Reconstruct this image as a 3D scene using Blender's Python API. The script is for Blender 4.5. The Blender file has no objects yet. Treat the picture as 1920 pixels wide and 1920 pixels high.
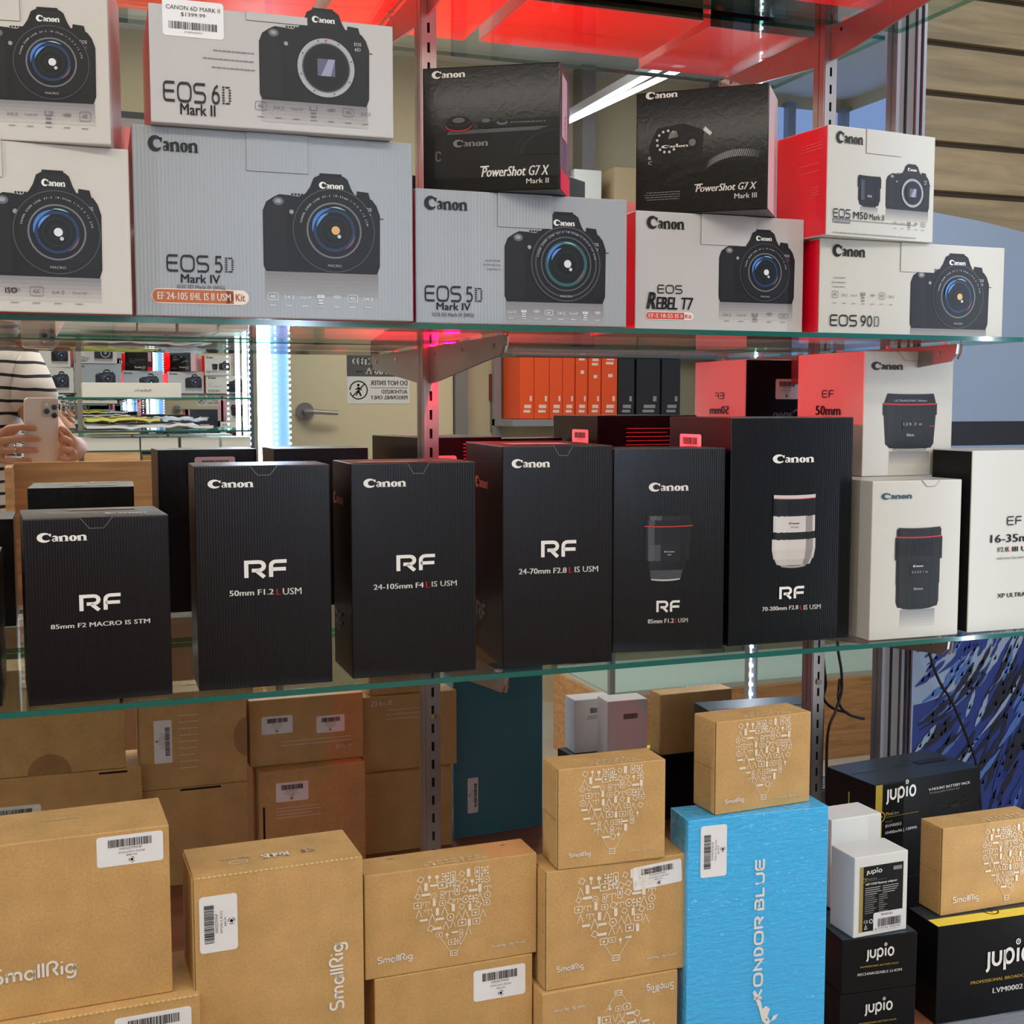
import bpy, bmesh, math, random
from math import pi, sin, cos, tan, radians
from mathutils import Matrix, Vector

# ------------------------------------------------------------------ camera, light, exposure
scene = bpy.context.scene
COL = scene.collection
FOCAL = 2310.0
cam_data = bpy.data.cameras.new('camera')
cam_data.sensor_fit = 'HORIZONTAL'; cam_data.sensor_width = 36.0
cam_data.lens = FOCAL / 1920.0 * 36.0
cam_data.clip_start = 0.002; cam_data.clip_end = 60
cam = bpy.data.objects.new('camera', cam_data); COL.objects.link(cam)
CX = Vector((0.9379630, -0.3467345, -0.0008390))
CD = Vector((-0.0302057, -0.0792998, -0.9963931))      # image down
CF = Vector((0.3454173, 0.9346051, -0.0848537))        # view direction
CAM = Vector((0.0, -1.53, 1.30))
mw = Matrix.Identity(4)
for i in range(3):
    mw[i][0] = CX[i]; mw[i][1] = -CD[i]; mw[i][2] = -CF[i]; mw[i][3] = CAM[i]
cam.matrix_world = mw
scene.camera = cam
scene.view_settings.view_transform = 'Standard'
scene.view_settings.look = 'None'
scene.view_settings.gamma = 1.0
scene.view_settings.use_curve_mapping = False
scene.view_settings.exposure = 0.0
try:
    scene.cycles.use_denoising = True
    scene.cycles.max_bounces = 14
    scene.cycles.glossy_bounces = 8
    scene.cycles.transparent_max_bounces = 24
    scene.cycles.transmission_bounces = 6
    scene.cycles.diffuse_bounces = 4
    scene.cycles.sample_clamp_indirect = 6.0
    scene.cycles.blur_glossy = 0.3
except Exception:
    pass
world = bpy.data.worlds.new('world'); scene.world = world
world.use_nodes = True
world.node_tree.nodes['Background'].inputs[0].default_value = (0.9, 0.93, 1.0, 1)
world.node_tree.nodes['Background'].inputs[1].default_value = 0.35

def area(name, loc, size, power, color, rot=(0, 0, 0), spread=pi):
    l = bpy.data.lights.new(name, 'AREA'); l.shape = 'RECTANGLE'
    l.size, l.size_y = size; l.energy = power; l.color = color; l.spread = spread
    o = bpy.data.objects.new(name, l); o.location = loc; o.rotation_euler = rot
    COL.objects.link(o)
    return o
WARM = (1.0, 0.93, 0.82); COOL = (0.82, 0.9, 1.0)
def strip(name, loc, to, size, power, color):
    o = area(name, loc, size, power, color)
    z = (Vector(loc) - Vector(to)).normalized(); y = Vector((0, 0, 1)); x = y.cross(z).normalized()
    m = Matrix.Identity(4)
    for i in range(3): m[i][0] = x[i]; m[i][1] = y[i]; m[i][2] = z[i]; m[i][3] = loc[i]
    o.matrix_world = m
    return o
strip('led_light_opposite', (.708, -2.94, 1.62), (.5, 0, 1.5), (.045, 1.2), 6.5, (.62, .76, 1.0))
# cool LED strips in the two front corners of the display case
strip('led_light_right', (1.300, -.600, 1.45), (.4, -.1, 1.45), (.002, 1.75), 3.2, (.78, .88, 1.0))
strip('led_light_left', (-.900, -.600, 1.45), (.2, -.1, 1.45), (.002, 1.75), 7, (.78, .88, 1.0))
# red LED module on the middle upright, just under the upper shelf (it throws red up between mirror and boxes and along the lens boxes)
RED_L = (1.0, 0.0, 0.03)
area('red_led_up', (.470, -.038, 1.3765), (.016, .02), 8.0, RED_L, (pi, 0, 0))
area('red_led_right', (.4785, -.038, 1.368), (.012, .012), 2.2, RED_L, (0, -radians(80), 0))
area('red_led_left', (.4615, -.038, 1.368), (.012, .012), 2.5, RED_L, (0, radians(62), 0))
# fluorescent troffers in the shop ceiling (light of the fixtures built further down)
area('troffer_light_front', (0.5, -2.2, 2.66), (2.4, 0.5), 32, WARM)
area('troffer_light_left', (-1.3, -2.0, 2.66), (1.2, 0.5), 14, WARM)
area('troffer_light_right', (2.6, -1.6, 2.66), (1.2, 0.5), 12, COOL)

# ------------------------------------------------------------------ helpers
def lin(c):
    c = c / 255.0
    return c / 12.92 if c <= 0.04045 else ((c + 0.055) / 1.055) ** 2.4
def rgb(c): return (lin(c[0]), lin(c[1]), lin(c[2]), 1.0)
MATS = {}
def mat(name, c=(200, 200, 200), rough=0.5, metal=0.0, coat=0.0, coat_rough=0.1, spec=0.5, kind=None, emit=None, strength=0.0, k=1.0):
    if name in MATS: return MATS[name]
    m = bpy.data.materials.new(name); m.use_nodes = True
    nt = m.node_tree; b = nt.nodes['Principled BSDF']
    b.inputs['Base Color'].default_value = rgb(c)
    b.inputs['Roughness'].default_value = rough
    b.inputs['Metallic'].default_value = metal
    b.inputs['Specular IOR Level'].default_value = spec
    b.inputs['Coat Weight'].default_value = coat
    b.inputs['Coat Roughness'].default_value = coat_rough
    if emit:
        b.inputs['Emission Color'].default_value = rgb(emit)
        b.inputs['Emission Strength'].default_value = strength
    N = nt.nodes.new; L = nt.links.new
    if kind in ('kraft', 'corrugated', 'wrap', 'grain', 'brushed', 'leather', 'card'):
        tc = N('ShaderNodeTexCoord'); bump = N('ShaderNodeBump')
        mp = N('ShaderNodeMapping'); L(tc.outputs['Object'], mp.inputs[0])
        if kind == 'kraft':
            n1 = N('ShaderNodeTexNoise'); n1.inputs['Scale'].default_value = 420; n1.inputs['Detail'].default_value = 4
            n2 = N('ShaderNodeTexNoise'); n2.inputs['Scale'].default_value = 30; n2.inputs['Detail'].default_value = 6
            L(mp.outputs[0], n1.inputs[0]); L(mp.outputs[0], n2.inputs[0])
            a = N('ShaderNodeMath'); a.operation = 'ADD'; L(n1.outputs[0], a.inputs[0]); L(n2.outputs[0], a.inputs[1])
            cr = N('ShaderNodeValToRGB'); L(a.outputs[0], cr.inputs[0])
            mr = N('ShaderNodeMath'); mr.operation = 'MULTIPLY'; mr.inputs[1].default_value = 0.5
            L(a.outputs[0], mr.inputs[0]); L(mr.outputs[0], cr.inputs[0])
            cr.color_ramp.elements[0].position = 0.3; cr.color_ramp.elements[1].position = 0.7
            cr.color_ramp.elements[0].color = rgb([x * 0.9 for x in c]); cr.color_ramp.elements[1].color = rgb([min(255, x * 1.07) for x in c])
            L(cr.outputs[0], b.inputs['Base Color'])
            L(n1.outputs[0], bump.inputs['Height']); bump.inputs['Strength'].default_value = 0.12; bump.inputs['Distance'].default_value = 0.0006
        elif kind == 'corrugated':       # faint vertical flutes under glossy paper
            w = N('ShaderNodeTexWave'); w.wave_type = 'BANDS'; w.bands_direction = 'X'
            w.inputs['Scale'].default_value = 90 * k; w.inputs['Distortion'].default_value = 0.6
            w.inputs['Detail'].default_value = 1; L(mp.outputs[0], w.inputs[0])
            n1 = N('ShaderNodeTexNoise'); n1.inputs['Scale'].default_value = 700; L(mp.outputs[0], n1.inputs[0])
            a = N('ShaderNodeMath'); a.operation = 'MULTIPLY_ADD'; a.inputs[1].default_value = 0.25
            L(n1.outputs[0], a.inputs[0]); L(w.outputs[1], a.inputs[2])
            L(a.outputs[0], bump.inputs['Height']); bump.inputs['Strength'].default_value = 0.22; bump.inputs['Distance'].default_value = 0.0004
        elif kind == 'card':
            n1 = N('ShaderNodeTexNoise'); n1.inputs['Scale'].default_value = 260; n1.inputs['Detail'].default_value = 3
            n2 = N('ShaderNodeTexNoise'); n2.inputs['Scale'].default_value = 18; n2.inputs['Detail'].default_value = 2
            L(mp.outputs[0], n1.inputs[0]); L(mp.outputs[0], n2.inputs[0])
            a = N('ShaderNodeMath'); a.operation = 'MULTIPLY_ADD'; a.inputs[1].default_value = 0.12
            L(n1.outputs[0], a.inputs[0]); L(n2.outputs[0], a.inputs[2])
            L(a.outputs[0], bump.inputs['Height']); bump.inputs['Strength'].default_value = 0.25; bump.inputs['Distance'].default_value = 0.003
        elif kind == 'wrap':             # crinkled shrink film
            n1 = N('ShaderNodeTexNoise'); n1.inputs['Scale'].default_value = 95; n1.inputs['Detail'].default_value = 4
            n1.inputs['Distortion'].default_value = 0.8
            mp.inputs['Scale'].default_value = (0.5, 0.5, 2.2)
            L(mp.outputs[0], n1.inputs[0]); L(n1.outputs[0], bump.inputs['Height'])
            bump.inputs['Strength'].default_value = 0.6; bump.inputs['Distance'].default_value = 0.002
        elif kind == 'leather':
            n1 = N('ShaderNodeTexNoise'); n1.inputs['Scale'].default_value = 120; n1.inputs['Detail'].default_value = 6
            n1.inputs['Distortion'].default_value = 1.2
            L(mp.outputs[0], n1.inputs[0]); L(n1.outputs[0], bump.inputs['Height'])
            bump.inputs['Strength'].default_value = 0.16; bump.inputs['Distance'].default_value = 0.0012
            sx = N('ShaderNodeSeparateXYZ'); L(tc.outputs['Object'], sx.inputs[0])      # the card bows back towards its top fold
            q1 = N('ShaderNodeMath'); q1.operation = 'SUBTRACT'; q1.inputs[1].default_value = .05; L(sx.outputs['Z'], q1.inputs[0])
            q2 = N('ShaderNodeMath'); q2.operation = 'MAXIMUM'; q2.inputs[1].default_value = 0; L(q1.outputs[0], q2.inputs[0])
            q3 = N('ShaderNodeMath'); q3.operation = 'POWER'; q3.inputs[1].default_value = 2; L(q2.outputs[0], q3.inputs[0])
            q4 = N('ShaderNodeMath'); q4.operation = 'MULTIPLY'; q4.inputs[1].default_value = -1.15; L(q3.outputs[0], q4.inputs[0])
            b2 = N('ShaderNodeBump'); b2.inputs['Distance'].default_value = 1.0; b2.inputs['Strength'].default_value = 1.0
            L(q4.outputs[0], b2.inputs['Height']); L(b2.outputs[0], bump.inputs['Normal'])
        elif kind == 'brushed':
            n1 = N('ShaderNodeTexNoise'); n1.inputs['Scale'].default_value = 40; mp.inputs['Scale'].default_value = (8, 8, 0.2)
            L(mp.outputs[0], n1.inputs[0]); L(n1.outputs[0], bump.inputs['Height'])
            bump.inputs['Strength'].default_value = 0.1; bump.inputs['Distance'].default_value = 0.001
        elif kind == 'grain':            # wood grain along the board
            n1 = N('ShaderNodeTexNoise'); n1.inputs['Scale'].default_value = 6; n1.inputs['Detail'].default_value = 8
            n1.inputs['Distortion'].default_value = 1.0
            mp.inputs['Scale'].default_value = (0.8, 3, 9)
            L(mp.outputs[0], n1.inputs[0])
            cr = N('ShaderNodeValToRGB'); L(n1.outputs[0], cr.inputs[0])
            cr.color_ramp.elements[0].position = 0.35; cr.color_ramp.elements[1].position = 0.65
            cr.color_ramp.elements[0].color = rgb([x * 0.88 for x in c]); cr.color_ramp.elements[1].color = rgb([min(255, x * 1.06) for x in c])
            L(cr.outputs[0], b.inputs['Base Color'])
            L(n1.outputs[0], bump.inputs['Height']); bump.inputs['Strength'].default_value = 0.1; bump.inputs['Distance'].default_value = 0.001
        L(bump.outputs[0], b.inputs['Normal'])
        if kind == 'wrap':               # the film's own creases only catch the gloss
            n3 = N('ShaderNodeTexNoise'); n3.inputs['Scale'].default_value = 150; n3.inputs['Detail'].default_value = 2; L(tc.outputs['Object'], n3.inputs[0])
            b3 = N('ShaderNodeBump'); b3.inputs['Strength'].default_value = 1.0; b3.inputs['Distance'].default_value = 0.006
            L(n3.outputs[0], b3.inputs['Height']); L(b3.outputs[0], b.inputs['Coat Normal'])
        if coat > 0 and kind == 'leather':
            L(bump.outputs[0], b.inputs['Coat Normal'])
    MATS[name] = m
    return m

def glass_mat(name, tint, gloss=0.0):
    if name in MATS: return MATS[name]
    m = bpy.data.materials.new(name); m.use_nodes = True
    nt = m.node_tree; nt.nodes.clear(); N = nt.nodes.new; L = nt.links.new
    out = N('ShaderNodeOutputMaterial'); mix = N('ShaderNodeMixShader'); fr = N('ShaderNodeFresnel')
    tr = N('ShaderNodeBsdfTransparent'); gl = N('ShaderNodeBsdfGlossy')
    fr.inputs['IOR'].default_value = 1.5
    geo = N('ShaderNodeNewGeometry'); neg = N('ShaderNodeVectorMath'); neg.operation = 'SCALE'
    # same reflectance on either side of the pane
    sgn = N('ShaderNodeMath'); sgn.operation = 'MULTIPLY_ADD'; sgn.inputs[1].default_value = -2; sgn.inputs[2].default_value = 1
    L(geo.outputs['Backfacing'], sgn.inputs[0]); L(geo.outputs['Normal'], neg.inputs[0]); L(sgn.outputs[0], neg.inputs['Scale'])
    tr.inputs[0].default_value = (*tint, 1); gl.inputs[0].default_value = (0.95, 1, 0.98, 1); gl.inputs['Roughness'].default_value = gloss
    lw = N('ShaderNodeLayerWeight'); lw.inputs[0].default_value = 0.35
    pw = N('ShaderNodeMath'); pw.operation = 'POWER'; pw.inputs[1].default_value = 2.6
    L(lw.outputs['Facing'], pw.inputs[0])
    ad = N('ShaderNodeMath'); ad.operation = 'MULTIPLY_ADD'; ad.inputs[1].default_value = 0.55; ad.inputs[2].default_value = 0.04
    ad.use_clamp = True; L(pw.outputs[0], ad.inputs[0])
    L(ad.outputs[0], mix.inputs[0]); L(tr.outputs[0], mix.inputs[1]); L(gl.outputs[0], mix.inputs[2])
    L(mix.outputs[0], out.inputs[0])
    MATS[name] = m
    return m

def emit_mat(name, c, s):
    if name in MATS: return MATS[name]
    m = bpy.data.materials.new(name); m.use_nodes = True
    nt = m.node_tree; nt.nodes.clear()
    out = nt.nodes.new('ShaderNodeOutputMaterial'); e = nt.nodes.new('ShaderNodeEmission')
    e.inputs[0].default_value = (c[0], c[1], c[2], 1); e.inputs[1].default_value = s
    nt.links.new(e.outputs[0], out.inputs[0]); MATS[name] = m
    return m

class MB:
    """collects polygons with a material per face"""
    def __init__(s): s.v = []; s.f = []; s.m = []; s.mats = []
    def mi(s, m):
        if m not in s.mats: s.mats.append(m)
        return s.mats.index(m)
    def poly(s, pts, m):
        b = len(s.v); s.v += [tuple(p) for p in pts]; s.f.append(list(range(b, b + len(pts)))); s.m.append(s.mi(m))
    def mesh(s, verts, faces, m):
        b = len(s.v); s.v += [tuple(p) for p in verts]; i = s.mi(m)
        for f in faces: s.f.append([b + k for k in f]); s.m.append(i)
    def box(s, lo, hi, m, mm=None):
        x0, y0, z0 = lo; x1, y1, z1 = hi
        v = [(x0, y0, z0), (x1, y0, z0), (x1, y1, z0), (x0, y1, z0), (x0, y0, z1), (x1, y0, z1), (x1, y1, z1), (x0, y1, z1)]
        b = len(s.v); s.v += v
        for key, f in (('bottom', (0, 3, 2, 1)), ('top', (4, 5, 6, 7)), ('front', (0, 1, 5, 4)), ('right', (1, 2, 6, 5)), ('back', (2, 3, 7, 6)), ('left', (3, 0, 4, 7))):
            s.f.append([b + k for k in f]); s.m.append(s.mi((mm or {}).get(key, m)))
    def prism(s, pts, axis, a0, a1, m):
        """polygon given in the plane across axis, extruded a0..a1"""
        def P(p, a):
            return {'x': (a, p[0], p[1]), 'y': (p[0], a, p[1]), 'z': (p[0], p[1], a)}[axis]
        n = len(pts); b = len(s.v); s.v += [P(p, a0) for p in pts] + [P(p, a1) for p in pts]
        i = s.mi(m); s.f += [list(range(b, b + n)), list(range(b + 2 * n - 1, b + n - 1, -1))]; s.m += [i, i]
        for k in range(n):
            q = (k + 1) % n; s.f.append([b + k, b + q, b + n + q, b + n + k]); s.m.append(i)
    def tube(s, path, r, m, n=8):
        b = len(s.v); P = [Vector(p) for p in path]; R = r if isinstance(r, (list, tuple)) else [r] * len(P)
        for i, p in enumerate(P):
            t = (P[min(i + 1, len(P) - 1)] - P[max(i - 1, 0)]).normalized()
            u = t.cross(Vector((0, 0, 1)))
            if u.length < 0.1: u = t.cross(Vector((0, 1, 0)))
            u.normalize(); w = t.cross(u)
            for k in range(n):
                a = 2 * pi * k / n; s.v.append(tuple(p + (u * cos(a) + w * sin(a)) * R[i]))
        mi = s.mi(m)
        for i in range(len(P) - 1):
            for k in range(n):
                q = (k + 1) % n
                s.f.append([b + i * n + k, b + i * n + q, b + (i + 1) * n + q, b + (i + 1) * n + k]); s.m.append(mi)
        s.f.append([b + k for k in range(n)]); s.m.append(mi)
        s.f.append([b + (len(P) - 1) * n + k for k in range(n - 1, -1, -1)]); s.m.append(mi)
    def build(s, name, parent=None, loc=None, rot=None, bevel=0.0, smooth=False, fix=True):
        me = bpy.data.meshes.new(name); me.from_pydata(s.v, [], s.f)
        for m in s.mats: me.materials.append(m)
        me.polygons.foreach_set('material_index', s.m)
        if fix or bevel:
            bm = bmesh.new(); bm.from_mesh(me)
            bmesh.ops.remove_doubles(bm, verts=bm.verts, dist=1e-6) if fix else None
            if fix: bmesh.ops.recalc_face_normals(bm, faces=bm.faces)
            if bevel:
                bmesh.ops.bevel(bm, geom=[e for e in bm.edges if e.calc_face_angle(0) > 0.5], offset=bevel, segments=2, profile=0.6, affect='EDGES')
            bm.to_mesh(me); bm.free()
        if smooth: me.polygons.foreach_set('use_smooth', [True] * len(me.polygons))
        me.update()
        o = bpy.data.objects.new(name, me); COL.objects.link(o)
        if parent: o.parent = parent
        if loc: o.location = loc
        if rot: o.rotation_euler = rot
        return o

def tag(o, label=None, cat=None, group=None, kind=None):
    if label: o['label'] = label
    if cat: o['category'] = cat
    if group: o['group'] = group
    if kind: o['kind'] = kind
    return o
def empty(name, loc=(0, 0, 0), rot=(0, 0, 0)):
    o = bpy.data.objects.new(name, None); o.location = loc; o.rotation_euler = rot
    o.empty_display_size = 0.02; COL.objects.link(o)
    return o

# ------------------------------------------------------------------ flat print: polygons, strokes, lettering
def ell(cx, cy, rx, ry=None, a0=0, a1=360, n=28):
    ry = rx if ry is None else ry
    k = n if a1 - a0 < 360 else n - 1
    return [(cx + rx * cos(radians(a0 + (a1 - a0) * i / n)), cy + ry * sin(radians(a0 + (a1 - a0) * i / n))) for i in range(k + 1)]
def oval(cx, cy, rx, ry=None, n=16):
    P = ell(cx, cy, rx, ry, n=n); return P + [P[0]]
def ribbon(pts, w, cap=0.5):
    """stroke polygon pieces (quads + joints) of width w (number or per-point list)"""
    W = w if isinstance(w, (list, tuple)) else [w] * len(pts)
    keep = [i for i in range(len(pts)) if i == 0 or math.hypot(pts[i][0] - pts[i - 1][0], pts[i][1] - pts[i - 1][1]) > 1e-7]
    pts = [pts[i] for i in keep]; W = [W[i] for i in keep]
    L_, R_ = [], []
    n = len(pts); closed = n > 2 and abs(pts[0][0] - pts[-1][0]) < 1e-6 and abs(pts[0][1] - pts[-1][1]) < 1e-6
    for i in range(n):
        if closed: a, b = pts[i - 1 if i else n - 2], pts[i + 1 if i < n - 1 else 1]
        else: a, b = pts[max(i - 1, 0)], pts[min(i + 1, n - 1)]
        p = pts[i]
        d1 = (p[0] - a[0], p[1] - a[1]); d2 = (b[0] - p[0], b[1] - p[1])
        l1 = math.hypot(*d1) or 0; l2 = math.hypot(*d2) or 0
        if l1 < 1e-9: d1, l1 = d2, l2
        if l2 < 1e-9: d2, l2 = d1, l1
        n1 = (-d1[1] / l1, d1[0] / l1); n2 = (-d2[1] / l2, d2[0] / l2)
        mx, my = n1[0] + n2[0], n1[1] + n2[1]; ml = math.hypot(mx, my) or 1
        mx /= ml; my /= ml; c = max(0.45, mx * n1[0] + my * n1[1]); h = W[i] / 2 / c
        L_.append((p[0] + mx * h, p[1] + my * h)); R_.append((p[0] - mx * h, p[1] - my * h))
    return [[L_[i], L_[i + 1], R_[i + 1], R_[i]] for i in range(n - 1)]

def arcp(cx, cy, rx, ry, a0, a1, n=7): return [(cx + rx * cos(radians(a0 + (a1 - a0) * i / n)), cy + ry * sin(radians(a0 + (a1 - a0) * i / n))) for i in range(n + 1)]
# wide sans strokes, height 1
def g_E(w=0.95): return w, [[(w, 1), (.22, 1)] + arcp(.22, .78, .22, .22, 90, 180, 4) + [(0, .22)] + arcp(.22, .22, .22, .22, 180, 270, 4) + [(w, 0)], [(0, .52), (w * .95, .52)]]
def g_O(w=1.15): return w, [arcp(.35, .65, .35, .35, 90, 180, 5) + arcp(.35, .35, .35, .35, 180, 270, 5) + arcp(w - .35, .35, .35, .35, 270, 360, 5) + arcp(w - .35, .65, .35, .35, 0, 90, 5) + [(.35, 1)]]
def g_S(w=1.0): return w, [[(w, 1), (.25, 1)] + arcp(.25, .76, .25, .24, 90, 270, 6) + arcp(w - .25, .26, .25, .26, 90, -90, 6) + [(0, 0)]]
def g_R(w=1.0): return w, [[(0, 0), (0, 1), (w - .3, 1)] + arcp(w - .3, .73, .28, .27, 90, -90, 6) + [(.3, .46)], [(w - .45, .46), (w, 0)]]
def g_F(w=.95): return w, [[(w, 1), (.35, 1)] + arcp(.35, .72, .28, .28, 90, 180, 4) + [(.07, 0)], [(.07, .5), (w * .95, .5)]]
GLY = {
 'E': g_E(), 'O': g_O(), 'S': g_S(), 'R': g_R(), 'F': g_F(),
 '5': (.6, [[(.55, 1), (.1, 1), (.06, .56), (.3, .6)] + arcp(.28, .3, .3, .3, 80, -100, 7) + [(0, .05)]]),
 '6': (.62, [[(.5, 1), (.25, .85), (.06, .55)] + arcp(.31, .3, .3, .3, 150, 510, 12)]),
 '9': (.62, [[(.12, 0), (.37, .15), (.56, .45)] + arcp(.31, .7, .3, .3, -30, 330, 12)]),
 '0': (.62, [oval(.31, .5, .3, .5, n=14)]),
 'D': (.7, [[(.04, 0), (.04, 1)], [(.0, 1), (.35, 1)] + arcp(.35, .5, .35, .5, 90, -90, 8) + [(0, 0)]]),
 'K': (.8, [[(0, 0), (0, 1)], [(.75, 1), (.1, .5), (.8, 0)]]),
 'N': (.95, [[(0, 0), (0, 1), (.95, 0), (.95, 1)]]),
 'B': (.9, [[(.6, .52), (.2, .52)], [(0, 1), (.65, 1)] + arcp(.65, .77, .22, .23, 90, -90, 5) + arcp(.68, .26, .24, .26, 90, -90, 5) + [(0, 0), (0, .75)]]),
 'L': (.75, [[(0, 1), (0, 0), (.75, 0)]]),
 'U': (.95, [[(0, 1), (0, .25)] + arcp(.3, .28, .3, .28, 180, 270, 4) + arcp(.65, .28, .3, .28, 270, 360, 4) + [(.95, 1)]]),
 'm': (.85, [[(0, 0), (0, .62)], [(0, .4)] + arcp(.21, .4, .21, .22, 180, 0, 6) + [(.42, 0)], [(.42, .4)] + arcp(.63, .4, .21, .22, 180, 0, 6) + [(.84, 0)]]),
 'a': (.55, [oval(.27, .3, .27, .31, n=14), [(.54, .6), (.54, 0)]]),
 'l': (.02, [[(.01, 1), (.01, 0)]]),
 'r': (.62, [[(0, 0), (0, .7)] + arcp(.3, .72, .3, .28, 180, 0, 7) + [(.5, .5), (.3, .42)], [(.36, .42), (.62, 0)]]),
 'i': (.02, [[(.01, .6), (.01, 0)], [(.01, .82), (.01, .92)]]),
 'g': (.55, [oval(.27, .33, .27, .28, n=14), [(.54, .6), (.54, -.1)] + arcp(.27, -.1, .27, .22, 0, -150, 6)]),
 's': (.62, [[(.58, .95), (.3, 1)] + arcp(.27, .76, .25, .24, 100, 270, 6) + arcp(.33, .27, .28, .26, 90, -90, 6) + [(.02, .06)]]),
 'j': (.2, [[(.2, .75), (.2, -.05)] + arcp(.0, -.05, .2, .2, 0, -80, 4)]),
 'u': (.5, [[(0, .75), (0, .3)] + arcp(.25, .28, .25, .25, 180, 360, 7) + [(.5, .75)]]),
 'p': (.56, [oval(.28, .4, .28, .36, n=14), [(0, .75), (0, -.3)]]),
 'o': (.56, [oval(.28, .38, .28, .36, n=14)]),
 'I': (.06, [[(.03, .75), (.03, .03)]]),
}
def strokes(text, w=0.16, gap=0.22, slices=''):
    """stroke lettering -> polygons, (xmin,xmax,ymin,ymax)"""
    out = []; x = w / 2
    for ch in text:
        if ch == ' ': x += .35; continue
        if ch in slices:        # letter made of stacked bars
            for j in range(7):
                y = .04 + j * .15
                hw = .68 if j in (0, 6) else .78
                for a, b in ((0, .2), (.28, hw) if j in (0, 6) else (.58, hw)):
                    out.append([(x + a, y - .04), (x + b, y - .04), (x + b, y + .045), (x + a, y + .045)])
            x += .8 + gap; continue
        gw, st = GLY[ch]
        for s in st: out += ribbon([(x + a, b) for a, b in s], w)
        x += gw + gap + w * .6
    return out
def canon_polys():
    P = []
    # C with heavy left side and a barb
    a = arcp(.42, .5, .42, .5, 42, 322, 18); wd = [.06 + .30 * max(0, sin(pi * i / 18)) ** .8 for i in range(19)]
    P += ribbon([(x * .95 + .13, y * .9 + .05) for x, y in a], wd)
    P.append([(.84, .95), (.95, .92), (.92, .60), (.85, .63), (.72, .84)])
    def serif(x, y, s=.15): P.append([(x - s, y), (x + s, y), (x + s, y + .06), (x - s, y + .06)])
    def stem(x, h=.66, w=.20): P.append([(x - w / 2, 0), (x + w / 2, 0), (x + w / 2, h), (x - w / 2 - .07, h - .05)])
    # a
    P.extend(ribbon(arcp(1.16, .46, .16, .17, 150, 0, 6) + [(1.32, .12), (1.40, .03)], [.05, .1, .15, .18, .19, .2, .2, .18, .07]))
    P.extend(ribbon(oval(1.15, .19, .12, .15, n=12), .09))
    # n n
    for x in (1.62, 2.90):
        stem(x); serif(x, 0)
        P.extend(ribbon([(x + .05, .45)] + arcp(x + .22, .46, .17, .17, 150, 0, 6) + [(x + .39, 0)], [.05, .08, .11, .14, .17, .19, .2, .2, .2]))
        serif(x + .39, 0)
    # o
    o = oval(2.45, .33, .17, .3, n=18)
    P.extend(ribbon(o, [.07 + .15 * abs(cos(2 * pi * i / 18)) for i in range(19)]))
    return P
CANON = canon_polys()

_tc = {}
def text_polys(s, bold=0.0, shear=0.0):
    key = (s, bold, shear)
    if key in _tc: return _tc[key]
    cu = bpy.data.curves.new('t', 'FONT'); cu.body = s; cu.shear = shear; cu.resolution_u = 2
    ob = bpy.data.objects.new('t', cu); COL.objects.link(ob)
    bpy.context.view_layer.update()
    dg = bpy.context.evaluated_depsgraph_get()
    me = bpy.data.meshes.new_from_object(ob.evaluated_get(dg))
    polys = [[(me.vertices[i].co.x, me.vertices[i].co.y) for i in p.vertices] for p in me.polygons]
    if bold: polys = [[(x + dx, y) for x, y in q] for q in polys for dx in (-bold, bold)]
    bpy.data.objects.remove(ob); bpy.data.curves.remove(cu); bpy.data.meshes.remove(me)
    _tc[key] = polys
    return polys
def bounds(P):
    xs = [p[0] for q in P for p in q]; ys = [p[1] for q in P for p in q]
    return min(xs), min(ys), max(xs), max(ys)
def fit(P, box, rot=0):
    """scale polygons into box (u0,v0,u1,v1); rot 0/90/180"""
    if not P: return P
    a, b, c, d = bounds(P); u0, v0, u1, v1 = box
    out = []
    for q in P:
        r = []
        for x, y in q:
            s, t = (x - a) / (c - a or 1), (y - b) / (d - b or 1)
            if rot == 0: r.append((u0 + s * (u1 - u0), v0 + t * (v1 - v0)))
            elif rot == 90: r.append((u1 - t * (u1 - u0), v0 + s * (v1 - v0)))
            else: r.append((u1 - s * (u1 - u0), v1 - t * (v1 - v0)))
        out.append(r)
    return out

INK = {'wt': (226, 222, 216), 'bk': (18, 17, 20), 'dk': (40, 40, 50), 'gy': (110, 110, 116), 'gy2': (120, 120, 125), 'rd': (196, 32, 38),
       'gd': (190, 160, 60), 'or': (205, 120, 90), 'pk': (240, 110, 120), 'bl': (40, 78, 92)}
def ink(c, rough=0.42):
    c = INK.get(c, c)
    if isinstance(c, str): c = (120, 120, 120)
    c = tuple(int(max(0, min(255, x))) for x in c)
    c = tuple(int(x * (.52 if max(c) < 75 else 1)) for x in c)
    return mat('print_%d_%d_%d' % c, c, rough, spec=.35)

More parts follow.
